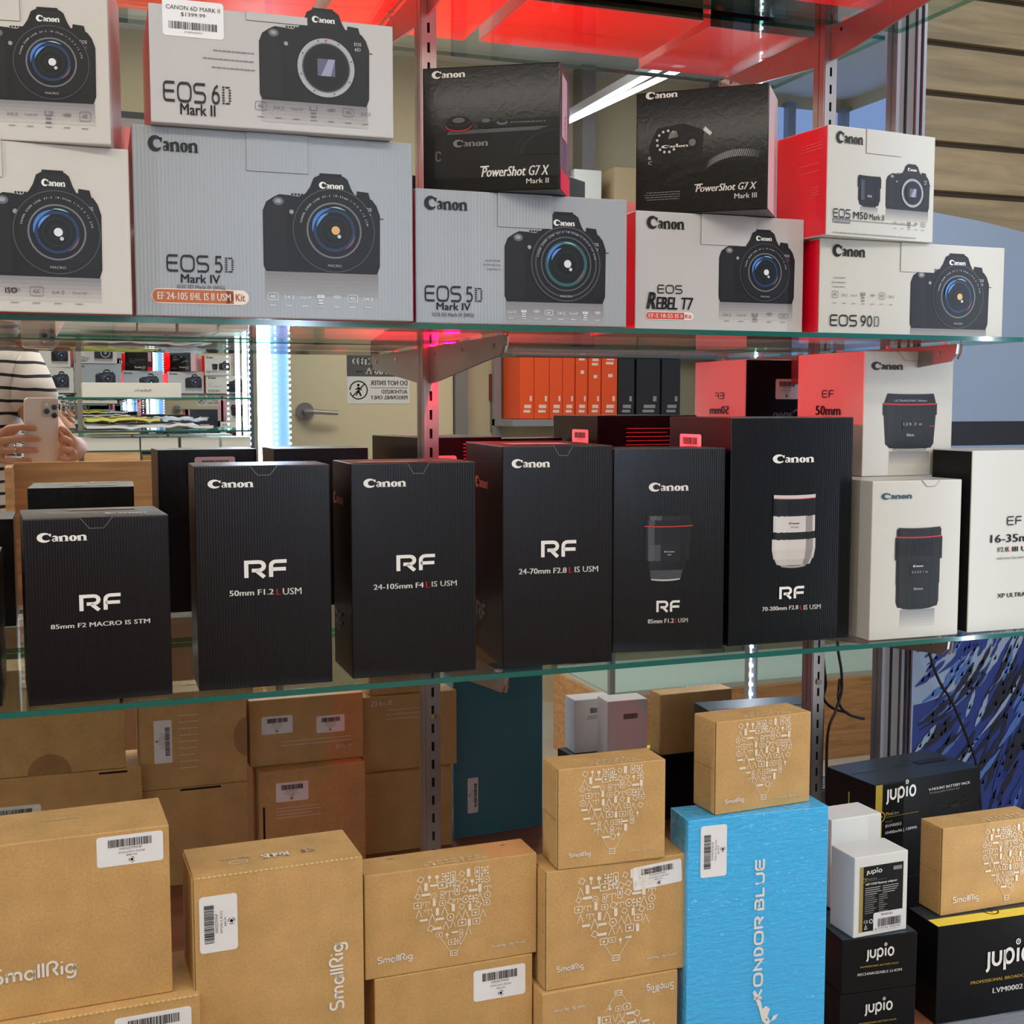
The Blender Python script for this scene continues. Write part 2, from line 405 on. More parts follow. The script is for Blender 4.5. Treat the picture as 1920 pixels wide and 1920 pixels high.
class Face:
    """print surface on one side of a carton; polygons are stacked in thin layers"""
    def __init__(s, w, d, h, side):
        s.w, s.d, s.h, s.side = w, d, h, side
        s.size = {'F': (w, h), 'K': (w, h), 'L': (d, h), 'R': (d, h), 'T': (w, d), 'U': (w, d)}[side]
    def P(s, u, v, n):
        w, d, h = s.w, s.d, s.h
        return {'F': (u, -n, v), 'K': (w - u, d + n, v), 'L': (-n, d - u, v), 'R': (w + n, u, v), 'T': (u, v, h + n), 'U': (u, v, -n)}[s.side]
    def new(s): return MB()
    def put(s, mb, polys, color, layer=1, m=None):
        m = m or ink(color); n = 0.00012 * layer + 0.0001
        for q in polys: mb.poly([s.P(u, v, n) for u, v in q], m)
    def slab(s, mb, poly, m, n0=0.0, n1=0.0006):
        k = len(poly); b = len(mb.v)
        mb.v += [s.P(u, v, n0) for u, v in poly] + [s.P(u, v, n1) for u, v in poly]
        i = mb.mi(m); mb.f.append(list(range(b + k, b + 2 * k))); mb.m.append(i)
        for j in range(k):
            q = (j + 1) % k; mb.f.append([b + j, b + q, b + k + q, b + k + j]); mb.m.append(i)
def rect(u0, v0, u1, v1): return [(u0, v0), (u1, v0), (u1, v1), (u0, v1)]
def rrect(u0, v0, u1, v1, r):
    P = []
    for cx, cy, a in ((u1 - r, v1 - r, 0), (u0 + r, v1 - r, 90), (u0 + r, v0 + r, 180), (u1 - r, v0 + r, 270)):
        P += arcp(cx, cy, r, r, a, a + 90, 4)
    return P
def line(a, b, w): return ribbon([a, b], w)[0]
# ------------------------------------------------------------------ printed pictures
def mix(a, b, t): return tuple(a[i] + (b[i] - a[i]) * t for i in range(3))
def draw_camera(F, box, kind, base):
    """front view of an SLR body as flat print"""
    u0, v0, u1, v1 = box; W, H = u1 - u0, v1 - v0
    mb = F.new()
    def T(pts): return [(u0 + x * W, v0 + y * H) for x, y in pts]
    def C(cx, cy, r, ry=None, n=32):       # round in metres: r relative to height
        ry = r if ry is None else ry
        return [(u0 + cx * W + r * H * cos(2 * pi * i / n), v0 + cy * H + ry * H * sin(2 * pi * i / n)) for i in range(n)]
    dk = (30, 30, 36)
    for i in range(6):                      # printed floor reflection, fading out
        lo = (.0012 - v0) / H; a, b = max(lo, -.03 * i * 1.3), max(lo, -.03 * (i + 1) * 1.3)
        if a - b < 1e-4: continue
        F.put(mb, [T([(.01, b), (.98, b), (.98, a), (.01, a)])], mix((128, 126, 128), base, i / 6), 1)
    body = [(.02, 0), (0, .06), (0, .60), (.03, .69), (.09, .74), (.14, .77), (.22, .765), (.30, .755), (.36, .79), (.40, .86), (.43, .95), (.47, .975),
            (.50, .99), (.66, .99), (.69, .975), (.72, .95), (.75, .86), (.78, .80), (.86, .79), (.93, .76), (.97, .70), (1, .60), (.995, .08), (.97, 0)]
    if kind == 'mount' : body = [(x, y) for x, y in body]
    F.put(mb, [T(body)], dk, 2)
    F.put(mb, [T([(.02, .03), (.01, .58), (.05, .66), (.16, .66), (.19, .55), (.20, .03)])], (46, 46, 52), 3)
    F.put(mb, [T([(.20, .03), (.19, .55), (.24, .62), (.26, .03)])], (22, 22, 26), 3)
    F.put(mb, [T([(.44, .78), (.47, .93), (.50, .96), (.66, .96), (.69, .93), (.72, .78)])], (44, 45, 54), 3)
    F.put(mb, [T([(.48, .97), (.48, 1.0), (.67, 1.0), (.67, .97)])], (16, 16, 20), 3)
    F.put(mb, [T([(.79, .74), (.80, .84), (.90, .83), (.92, .74)])], (24, 24, 28), 3)
    F.put(mb, [T([(.86, .08), (.86, .7), (.93, .7), (.97, .6), (.97, .08)])], (38, 38, 44), 3)
    F.put(mb, [C(.13, .70, .055, .04)], (96, 98, 104), 4); F.put(mb, [C(.13, .702, .03, .02)], (150, 152, 158), 5)
    F.put(mb, [C(.24, .60, .022)], (150, 150, 150), 4)
    for k in range(5): F.put(mb, [T(rect(.24 + k * .027, .765, .258 + k * .027, .785))], (14, 14, 16), 3)
    F.put(mb, fit(CANON, (u0 + .475 * W, v0 + .845 * H, u0 + .685 * W, v0 + .915 * H)), (232, 230, 226), 6)
    F.put(mb, fit(text_polys('EOS'), (u0 + .86 * W, v0 + .64 * H, u0 + .925 * W, v0 + .675 * H)), (200, 200, 200), 5)
    F.put(mb, fit(text_polys('5D' if kind in ('kit', 'wide') else ('6D' if kind == 'mount' else 'Rebel'), .02), (u0 + .865 * W, v0 + .585 * H, u0 + .92 * W, v0 + .62 * H)), (205, 40, 44) if kind == 'rebel' else (200, 200, 200), 5)
    if kind != 'rebel': F.put(mb, [T(rect(.99, .565, 1.03, .575))], (20, 20, 22), 3)
    cx, cy = .60, .40
    if kind == 'mount':
        cy = .38
        for r, c in ((.335, (20, 20, 24)), (.31, (168, 170, 174)), (.262, (96, 98, 104)), (.25, (26, 26, 30)), (.21, (12, 12, 16))): F.put(mb, [C(cx, cy, r)], c, 4 + (.335 - r) * 60)
        F.put(mb, [T(rect(.52, .29, .68, .47))], (92, 94, 118), 13); F.put(mb, [T([(.55, .29), (.62, .47), (.68, .47), (.64, .29)])], (150, 152, 176), 14)
        F.put(mb, [C(cx, cy + .285, .012)], (200, 40, 40), 13)
        for k in range(8):
            a = 2 * pi * k / 8 + .3; F.put(mb, [C(cx + .285 * cos(a) * H / W, cy + .285 * sin(a), .008, n=8)], (70, 70, 74), 13)
    else:
        R = .40 if kind == 'rebel' else .43
        cy = .42 if kind == 'rebel' else .43
        rings = [(1.0, (20, 20, 24)), (.985, (78, 80, 86)), (.965, (30, 30, 34)), (.90, (36, 36, 41)), (.66, (110, 112, 120)), (.62, (34, 36, 44)), (.58, (20, 26, 44)),
                 (.50, (30, 52, 86)), (.43, (16, 24, 40)), (.34, (38, 52, 72)), (.30, (10, 12, 18)), (.18, (46, 54, 62)), (.14, (10, 12, 16))]
        if kind == 'wide': rings = [(1.0, (18, 18, 22)), (.97, (66, 68, 76)), (.93, (24, 24, 28)), (.86, (72, 74, 84)), (.82, (28, 28, 34)), (.70, (88, 90, 98)), (.67, (20, 26, 30)), (.58, (44, 92, 92)), (.5, (14, 22, 26)), (.34, (30, 50, 54)), (.28, (8, 10, 14)), (.14, (30, 36, 40))]
        for i, (r, c) in enumerate(rings): F.put(mb, [C(cx, cy, r * R)], c, 4 + i)
        # coloured glint arcs of the front element
        for a0, a1, rr, c, w in ((100, 185, .52, (70, 120, 190), .05), (110, 170, .42, (90, 140, 200), .04), (300, 350, .50, (120, 80, 90), .03), (60, 100, .54, (150, 190, 200), .02)):
            pts = [(u0 + cx * W + rr * R * H * cos(radians(a0 + (a1 - a0) * i / 8)), v0 + cy * H + rr * R * H * sin(radians(a0 + (a1 - a0) * i / 8))) for i in range(9)]
            F.put(mb, ribbon(pts, [w * H * R * 1.6 * sin(pi * (i + .3) / 8.6) for i in range(9)]), c, 18)
        F.put(mb, [C(cx + .01, cy, .05 * R * 2)], (214, 216, 220) if kind != 'kit' else (210, 170, 110), 19)
        F.put(mb, [C(cx + .04, cy - .06, .022 * R * 2)], (190, 200, 210), 19)
        # lettering round the filter ring
        txt = 'CANON ZOOM LENS EF-S 18-55mm 1:4-5.6 IS STM'
        n = len(txt)
        for i, ch in enumerate(txt):
            if ch == ' ': continue
            a = radians(168 - 156 * i / (n - 1)); rr = .81 * R * H; s = .042 * R * H * 1.5
            for q in text_polys(ch):
                F.put(mb, [[(u0 + cx * W + rr * cos(a) + (x - .3) * s * sin(a) + (y - .35) * s * cos(a), v0 + cy * H + rr * sin(a) - (x - .3) * s * cos(a) + (y - .35) * s * sin(a)) for x, y in q]], (206, 206, 208), 19)
        F.put(mb, fit(text_polys('MACRO'), (u0 + cx * W - .07 * H, v0 + (cy - .86 * R) * H, u0 + cx * W + .07 * H, v0 + (cy - .80 * R) * H)), (170, 170, 172), 19)
    return mb

def draw_lens(F, box, kind, base):
    u0, v0, u1, v1 = box; W, H = u1 - u0, v1 - v0; mb = F.new()
    def band(y0, y1, x0, x1, c, layer, x2=None, x3=None, bow=0.012):
        x2 = x0 if x2 is None else x2; x3 = x1 if x3 is None else x3; n = 10; P = []
        for i in range(n + 1):
            t = i / n; P.append((u0 + (x0 + (x1 - x0) * t) * W, v0 + (y0 - bow * 4 * t * (1 - t)) * H))
        for i in range(n, -1, -1):
            t = i / n; P.append((u0 + (x2 + (x3 - x2) * t) * W, v0 + (y1 - bow * 4 * t * (1 - t)) * H))
        F.put(mb, [P], c, layer)
    def body(y0, y1, x0, x1, c, layer, x2=None, x3=None, hl=1.0):
        band(y0, y1, x0, x1, c, layer, x2, x3)
        x2 = x0 if x2 is None else x2; x3 = x1 if x3 is None else x3
        for a, b, t in ((.06, .2, .22), (.2, .34, .12), (.78, .94, -.3)):   # printed body shading of the pictured barrel
            cc = mix(c, (255, 255, 255), t * .5) if t > 0 else mix(c, (0, 0, 0), -t)
            band(y0, y1, x0 + (x1 - x0) * a, x0 + (x1 - x0) * b, cc, layer + 1, x2 + (x3 - x2) * a, x2 + (x3 - x2) * b)
    if kind in ('ef35', 'ef50', 'small'):
        for i in range(6):
            a, b = -.035 * i, -.035 * (i + 1)
            band(b - .01, a - .01, .14, .88, mix((135, 134, 136), base, i / 6), 1, bow=0)
    if kind == 'ef50':
        band(-.0, .06, .2, .82, (150, 148, 142), 2); body(.05, .12, .14, .9, (30, 30, 34), 3, .06, .95)
        body(.12, .62, .06, .95, (34, 35, 40), 4, .02, .98); body(.62, .80, .0, 1, (28, 28, 32), 5); band(.80, .825, .0, 1, (190, 34, 40), 8)
        body(.82, .93, .02, .98, (26, 26, 30), 5, .06, .95); band(.93, .99, .06, .95, (40, 40, 46), 6, .08, .93)
        F.put(mb, fit(text_polys('ULTRASONIC 50mm'), (u0 + .2 * W, v0 + .85 * H, u0 + .8 * W, v0 + .885 * H)), (190, 190, 190), 9)
        F.put(mb, [rect(u0 + .36 * W, v0 + .36 * H, u0 + .74 * W, v0 + .52 * H)], (18, 18, 22), 8)
        F.put(mb, fit(text_polys('1.2 ft  3  m'), (u0 + .38 * W, v0 + .44 * H, u0 + .72 * W, v0 + .49 * H)), (180, 180, 180), 9)
        F.put(mb, fit(text_polys('50mm'), (u0 + .44 * W, v0 + .25 * H, u0 + .58 * W, v0 + .30 * H)), (210, 210, 210), 9)
        F.put(mb, [rect(u0 + .86 * W, v0 + .42 * H, u0 + .97 * W, v0 + .435 * H)], (190, 34, 40), 9)
    elif kind == 'ef35':
        band(-.0, .03, .18, .8, (40, 40, 44), 2); body(.02, .08, .08, .92, (26, 26, 30), 3, .04, .95); body(.08, .30, .04, .95, (32, 32, 36), 4)
        body(.30, .60, .03, .96, (30, 30, 34), 5); body(.60, .87, .0, 1, (36, 36, 40), 6); band(.87, .885, .02, .98, (190, 34, 40), 9)
        body(.885, .97, .03, .97, (28, 28, 32), 7); band(.97, .99, .05, .95, (60, 60, 64), 8)
        for k in range(24): F.put(mb, [rect(u0 + (.03 + k * .04) * W, v0 + .64 * H, u0 + (.045 + k * .04) * W, v0 + .84 * H)], (20, 20, 24), 8)
        F.put(mb, [rect(u0 + .32 * W, v0 + .40 * H, u0 + .74 * W, v0 + .55 * H)], (16, 16, 20), 8)
        F.put(mb, fit(CANON, (u0 + .38 * W, v0 + .505 * H, u0 + .6 * W, v0 + .53 * H)), (215, 215, 215), 10)
        F.put(mb, fit(text_polys('0.3 0.5 1 m'), (u0 + .36 * W, v0 + .43 * H, u0 + .7 * W, v0 + .46 * H)), (150, 150, 150), 10)
        F.put(mb, fit(text_polys('35mm'), (u0 + .40 * W, v0 + .225 * H, u0 + .60 * W, v0 + .255 * H)), (190, 190, 190), 10)
    elif kind == 'small':
        band(0, .06, .2, .8, (70, 70, 74), 2); body(.05, .2, .1, .9, (28, 28, 32), 3, .05, .95); body(.2, .62, .03, .97, (40, 42, 50), 4)
        body(.62, .94, .0, 1, (36, 37, 44), 5); band(.94, 1, .03, .97, (24, 24, 28), 6)
        F.put(mb, [rect(u0 + .4 * W, v0 + .3 * H, u0 + .6 * W, v0 + .38 * H)], (120, 124, 140), 8)
        F.put(mb, [rect(u0 + .12 * W, v0 + .2 * H, u0 + .28 * W, v0 + .85 * H)], (66, 68, 80), 8)
    elif kind == 'rf85':
        band(.0, .025, .15, .75, (190, 186, 178), 2, bow=.02); band(.02, .16, .14, .76, (69, 69, 75), 3, .12, .8); body(.16, .3, .08, .85, (46, 46, 51), 4)
        body(.30, .55, .03, .93, (59, 61, 67), 5); body(.55, .82, .02, .96, (52, 52, 59), 6); band(.82, .835, .0, 1, (196, 64, 54), 9, bow=.012)
        body(.84, .92, .03, .96, (49, 49, 54), 7); body(.92, .99, .06, .93, (66, 66, 72), 8)
        F.put(mb, fit(CANON, (u0 + .41 * W, v0 + .42 * H, u0 + .62 * W, v0 + .445 * H)), (190, 190, 190), 10)
        F.put(mb, fit(text_polys('85'), (u0 + .48 * W, v0 + .375 * H, u0 + .56 * W, v0 + .395 * H)), (190, 190, 190), 10)
    elif kind == 'tele':
        wh = (196, 186, 180)
        band(.0, .03, .22, .78, (150, 140, 132), 2, bow=.02); body(.03, .11, .12, .88, (178, 168, 160), 3, .06, .94); body(.11, .24, .04, .96, (190, 180, 172), 4, .0, 1)
        body(.24, .38, .0, 1, wh, 5); body(.38, .48, .03, .97, (36, 37, 42), 6); body(.48, .70, .02, .98, wh, 7); body(.70, .94, .02, .98, (34, 40, 50), 8)
        for k in range(20): F.put(mb, [rect(u0 + (.05 + k * .046) * W, v0 + .72 * H, u0 + (.065 + k * .046) * W, v0 + .90 * H)], (28, 33, 42), 10)
        band(.935, .985, .02, .98, wh, 11, bow=.01); band(.93, .94, .02, .98, (180, 60, 60), 12, bow=.012)
        F.put(mb, fit(CANON, (u0 + .38 * W, v0 + .58 * H, u0 + .62 * W, v0 + .605 * H)), (70, 70, 74), 10)
        F.put(mb, fit(text_polys('70-200'), (u0 + .42 * W, v0 + .53 * H, u0 + .6 * W, v0 + .55 * H)), (90, 90, 94), 10)
    return mb

def draw_g7(F, box, kind):
    u0, v0, u1, v1 = box; W, H = u1 - u0, v1 - v0; mb = F.new()
    def T(p): return [(u0 + x * W, v0 + y * H) for x, y in p]
    def C(cx, cy, r, ry=None, n=28):
        ry = r if ry is None else ry
        return [(u0 + cx * W + r * W * cos(2 * pi * i / n), v0 + cy * H + ry * W * sin(2 * pi * i / n)) for i in range(n)]
    if kind == 'ii':
        F.put(mb, [T([(0, .02), (0, .70), (.08, .76), (1, .80), (1, .02)])], (22, 22, 26), 1)
        F.put(mb, [T([(.10, .70), (.12, .76), (1, .79), (1, .735)])], (76, 76, 80), 2)
        F.put(mb, [T([(.45, .79), (.52, .90), (1, .93), (1, .80)])], (36, 36, 40), 2)
        F.put(mb, [T([(.02, .05), (.02, .66), (.10, .70), (.10, .05)])], (34, 34, 40), 2)
        for cx, cy, r, c in ((.20, .86, .105, (30, 30, 34)), (.20, .90, .10, (66, 66, 70)), (.20, .91, .085, (30, 30, 34)), (.20, .92, .05, (92, 92, 96))): F.put(mb, [C(cx, cy, r, r * .42)], c, 4 + (cy - .86) * 60)
        F.put(mb, ribbon([(u0 + (.20 + .105 * cos(radians(a))) * W, v0 + .84 * H + .105 * W * .42 * sin(radians(a))) for a in range(190, 351, 16)], .0012), (190, 40, 40), 9)
        for cx, cy, r, c in ((.42, .84, .07, (26, 26, 30)), (.42, .88, .055, (58, 58, 62)), (.42, .90, .035, (96, 96, 100)), (.55, .86, .045, (90, 90, 94)), (.55, .88, .03, (40, 40, 44))): F.put(mb, [C(cx, cy, r, r * .42)], c, 5 + (cy - .84) * 60)
        for r, c, l in ((.36, (46, 46, 52), 2), (.345, (20, 20, 24), 3), (.31, (60, 60, 66), 4), (.295, (16, 16, 20), 5)):
            F.put(mb, [[(u0 + W * 1.0 + r * W * cos(radians(a)), v0 + .35 * H + r * W * .62 * sin(radians(a))) for a in range(90, 181, 6)] + [(u0 + W, v0 + .35 * H)]], c, l)
        F.put(mb, ribbon(rrect(u0 + .015 * W, v0 + .30 * H, u0 + .05 * W, v0 + .44 * H, .002), .0014), (96, 96, 100), 4)
        F.put(mb, fit(text_polys('POWERSHOT'), (u0 + .62 * W, v0 + .845 * H, u0 + .9 * W, v0 + .868 * H)), (130, 130, 134), 5)
    else:
        F.put(mb, [T([(.02, .70), (.0, .60), (.03, .50), (.12, .47), (.46, .50), (.48, .80), (.3, .9), (.08, .86)])], (40, 40, 42), 1)
        for cx, cy, r, c, l in ((.165, .69, .125, (50, 50, 52), 2), (.165, .69, .115, (24, 24, 26), 3), (.37, .65, .085, (62, 62, 64), 2), (.37, .65, .07, (28, 28, 30), 3), (.38, .66, .03, (110, 110, 112), 4)): F.put(mb, [C(cx, cy, r)], c, l)
        for k in range(12):
            a = radians(30 + k * 28); F.put(mb, [C(.165 + .09 * cos(a), .69 + .09 * sin(a) * W / H, .012, n=8)], (200, 200, 200), 5)
        F.put(mb, [T([(.17, .72), (.26, .74), (.24, .82), (.19, .8)])], (120, 118, 112), 5)
        F.put(mb, [T([(.47, .80), (.49, .84), (.55, .76), (.53, .73)])], (205, 205, 205), 5)
        for k in range(34):      # knurled lens ring
            t = k / 33; a = radians(150 - 95 * t)
            x, y = .78 + .36 * cos(a), .10 + .36 * sin(a)
            p = (u0 + x * W, v0 + y * H); q = (u0 + (x + .02) * W, v0 + (y + .095 * (1 - .2 * t)) * H)
            F.put(mb, [line(p, q, .0013)], mix((40, 40, 42), (150, 150, 150), sin(pi * t) * .9), 3)
        F.put(mb, [T([(.12, .16), (.2, .3), (.35, .36), (.5, .37), (.5, .30), (.35, .28)])], (26, 26, 28), 1)
        F.put(mb, fit(text_polys('R\nC'), (u0 + .0 * W, v0 + .42 * H, u0 + .03 * W, v0 + .52 * H)), (200, 200, 200), 4)
    return mb

random.seed(7)
def icon(r, x, y, s, k):
    """one small line icon"""
    P = []; lw = s * .085
    if k == 0: P += ribbon(rrect(x - s * .4, y - s * .3, x + s * .4, y + s * .3, s * .08) + [(x + s * .4, y + s * .22)], lw) + [ell(x, y, s * .13, n=10)]
    elif k == 1: P += ribbon(oval(x, y, s * .34, n=14), lw) + [ell(x, y, s * .1, n=8)]
    elif k == 2: P += [line((x - s * .4, y), (x + s * .4, y), lw * 1.6), line((x, y - s * .4), (x, y + s * .4), lw * 1.6)] + [ell(x + a * s * .33, y + b * s * .33, s * .12, n=8) for a in (-1, 1) for b in (-1, 1)]
    elif k == 3: P += ribbon([(x - s * .35, y - s * .45), (x, y + s * .45), (x + s * .35, y - s * .45)], lw)
    elif k == 4: P += [rect(x - s * .18, y - s * .4, x + s * .18, y + s * .4)]
    elif k == 5: P += ribbon([(x - s * .4, y - s * .1), (x - s * .4, y + s * .2), (x + s * .4, y + s * .2), (x + s * .4, y - s * .1)], lw) + [line((x, y + s * .2), (x, y - s * .42), lw)]
    elif k == 6: P += ribbon(rrect(x - s * .22, y - s * .44, x + s * .22, y + s * .44, s * .1) + [(x + s * .22, y + s * .34)], lw) + [rect(x - s * .08, y - s * .2, x + s * .08, y + s * .2)]
    elif k == 7: P += [ell(x, y + s * .12, s * .2, n=10), rect(x - s * .06, y - s * .42, x + s * .06, y)]
    elif k == 8: P += [rect(x - s * .42, y - s * .12, x + s * .42, y + s * .12)]
    else:
        a = pi / 4; q = [(x + s * .4 * cos(a + i * pi / 2), y + s * .4 * sin(a + i * pi / 2)) for i in range(5)]
        q = [(x + (p[0] - x) * .8 + (p[1] - y) * .5, y + (p[1] - y) * .8 - (p[0] - x) * .5) for p in q]; P += ribbon(q, lw)
    return P
def balloon(box, top=False, rot=0, seed=3):
    """hot-air balloon filled with gear icons; local unit box"""
    u0, v0, u1, v1 = box; W = u1 - u0; H = v1 - v0; P = []; rnd = random.Random(seed)
    cx = (u0 + u1) / 2; s = W / 8.8
    def half(t):       # half width at height t (0 basket..1 top)
        if t < .12: return 0
        if t > .62: return .5 * W * (1 - .12 * max(0, (t - .82) / .18) ** 2)
        return W * (.045 + .455 * sin((t - .12) / .5 * pi / 2) ** .9)
    y = v1 - s * .42; row = 0
    while y > v0 + .13 * H:
        t = (y - v0) / H; hw = half(t)
        n = max(1, int(round(2 * hw / (s * .92))))
        for i in range(n):
            x = cx - hw + (i + .5) * 2 * hw / n + rnd.uniform(-.12, .12) * s
            P += icon(0, x, y + rnd.uniform(-.15, .15) * s, s * rnd.uniform(.85, 1.2), rnd.randrange(10))
        y -= s * .93; row += 1
    P += [line((cx - .05 * W, v0 + .03 * H), (cx - half(.2), v0 + .22 * H), W * .006), line((cx + .05 * W, v0 + .03 * H), (cx + half(.2), v0 + .22 * H), W * .006)]
    P += ribbon(rrect(cx - .045 * W, v0 - .03 * H, cx + .045 * W, v0 + .03 * H, W * .01) + [(cx + .045 * W, v0 + .02 * H)], W * .012)
    P += [ell(cx - .02 * W, v0, W * .012, n=8), ell(cx + .02 * W, v0, W * .012, n=8)]
    if rot == 180: P = [[(u0 + u1 - a, v0 + v1 - b) for a, b in q] for q in P]
    return P
def balloon_cap(box, seed=5):
    u0, v0, u1, v1 = box; P = []; rnd = random.Random(seed); W = u1 - u0; s = W / 9.2; cx = (u0 + u1) / 2; y = v0 + s * .4
    while y < v1:
        t = (y - v0) / (v1 - v0); hw = .5 * W * math.sqrt(max(0, 1 - (t * .92) ** 2)); n = max(1, int(2 * hw / s))
        for i in range(n): P += icon(0, cx - hw + (i + .5) * 2 * hw / n, y, s * .9, rnd.randrange(10))
        y += s * .9
    return P
def barcode(u0, v0, u1, v1, seed=1):
    rnd = random.Random(seed); P = []; u = u0; m = (u1 - u0) / 62
    while u < u1 - m:
        w = m * rnd.choice((.6, .6, 1.1, 1.6)); P.append(rect(u, v0, min(u + w, u1), v1)); u += w + m * rnd.choice((.5, .7, 1.2))
    return P
def sticker(F, box, text, rot=0, seed=1, tilt=0.0):
    """white price label with rounded corners, bar code and lines of print"""
    u0, v0, u1, v1 = box; mb = F.new()
    W, H = (u1 - u0, v1 - v0) if rot == 0 else (v1 - v0, u1 - u0)
    def M(P):
        out = []
        for q in P:
            r = []
            for x, y in q:
                if rot == 90: a, b = u1 - y, v0 + x
                else: a, b = u0 + x, v0 + y
                if tilt:
                    ca, sa = cos(tilt), sin(tilt); cx, cy = (u0 + u1) / 2, (v0 + v1) / 2
                    a, b = cx + (a - cx) * ca - (b - cy) * sa, cy + (a - cx) * sa + (b - cy) * ca
                r.append((a, b))
            out.append(r)
        return out
    paper = mat('label_paper', (232, 231, 232), 0.35)
    F.slab(mb, M([rrect(0, 0, W, H, min(W, H) * .09)])[0], paper, 0.0002, 0.00045)
    lines = text.split('|'); L = 6
    if 'MARK' in text:
        F.put(mb, M(fit(text_polys(lines[0]), (.06 * W, .72 * H, .94 * W, .84 * H))), (60, 60, 60), L)
        F.put(mb, M(fit(text_polys(lines[1]), (.30 * W, .54 * H, .70 * W, .66 * H))), (60, 60, 60), L)
        F.put(mb, M(barcode(.1 * W, .20 * H, .9 * W, .40 * H, seed)), (70, 70, 70), L)
        F.put(mb, M(fit(text_polys('013803269437'), (.35 * W, .1 * H, .65 * W, .15 * H))), (110, 110, 110), L)
    else:
        F.put(mb, M(barcode(.17 * W, .62 * H, .84 * W, .88 * H, seed)), (62, 60, 60), L)
        F.put(mb, M(fit(text_polys(lines[0]), (.33 * W, .52 * H, .68 * W, .59 * H))), (90, 90, 90), L)
        if len(lines) > 1: F.put(mb, M(fit(text_polys(lines[1]), (.32 * W, .40 * H, .72 * W, .46 * H))), (110, 110, 110), L)
        if len(lines) > 2: F.put(mb, M(fit(text_polys(lines[2]), (.44 * W, .29 * H, .60 * W, .35 * H))), (90, 90, 90), L)
        F.put(mb, M([ell(.52 * W, .16 * H, .045 * H, n=12)]), (20, 20, 20), L)
        for a0 in (20, 140, 260): F.put(mb, M(ribbon(arcp(.52 * W, .16 * H, .085 * H, .085 * H, a0, a0 + 80, 5), .018 * H)), (60, 60, 60), L)
    return mb

def jupio_polys():
    P = []; x = .1; w = .17
    for ch in 'jupIo':
        gw, st = GLY[ch]
        for s in st: P += ribbon([(x + a, b) for a, b in s], w)
        if ch == 'I': P += ribbon(oval(x + .03, 1.08, .13, .13, n=14), .06); P += [rect(x - .02, 1.06, x + .08, 1.10), rect(x + .01, 1.03, x + .05, 1.13)]
        x += gw + .27
    return P
JUPIO = jupio_polys()
RF = strokes('RF', .235, .16)
SRIG = strokes('smallrig', .165, .15)
LOGO = {t: strokes(t, .15, .2, 'D') for t in ('EOS 6D', 'EOS 5D', 'EOS 90D')}
KONDOR = strokes('KONDOR BLUE', .26, .28)

def nat(s, w, h, bold=0):
    a = bounds(text_polys(s, bold)); n = w / (a[2] - a[0]) * (a[3] - a[1])
    return h * .88 if h > .7 * n else .82 * n

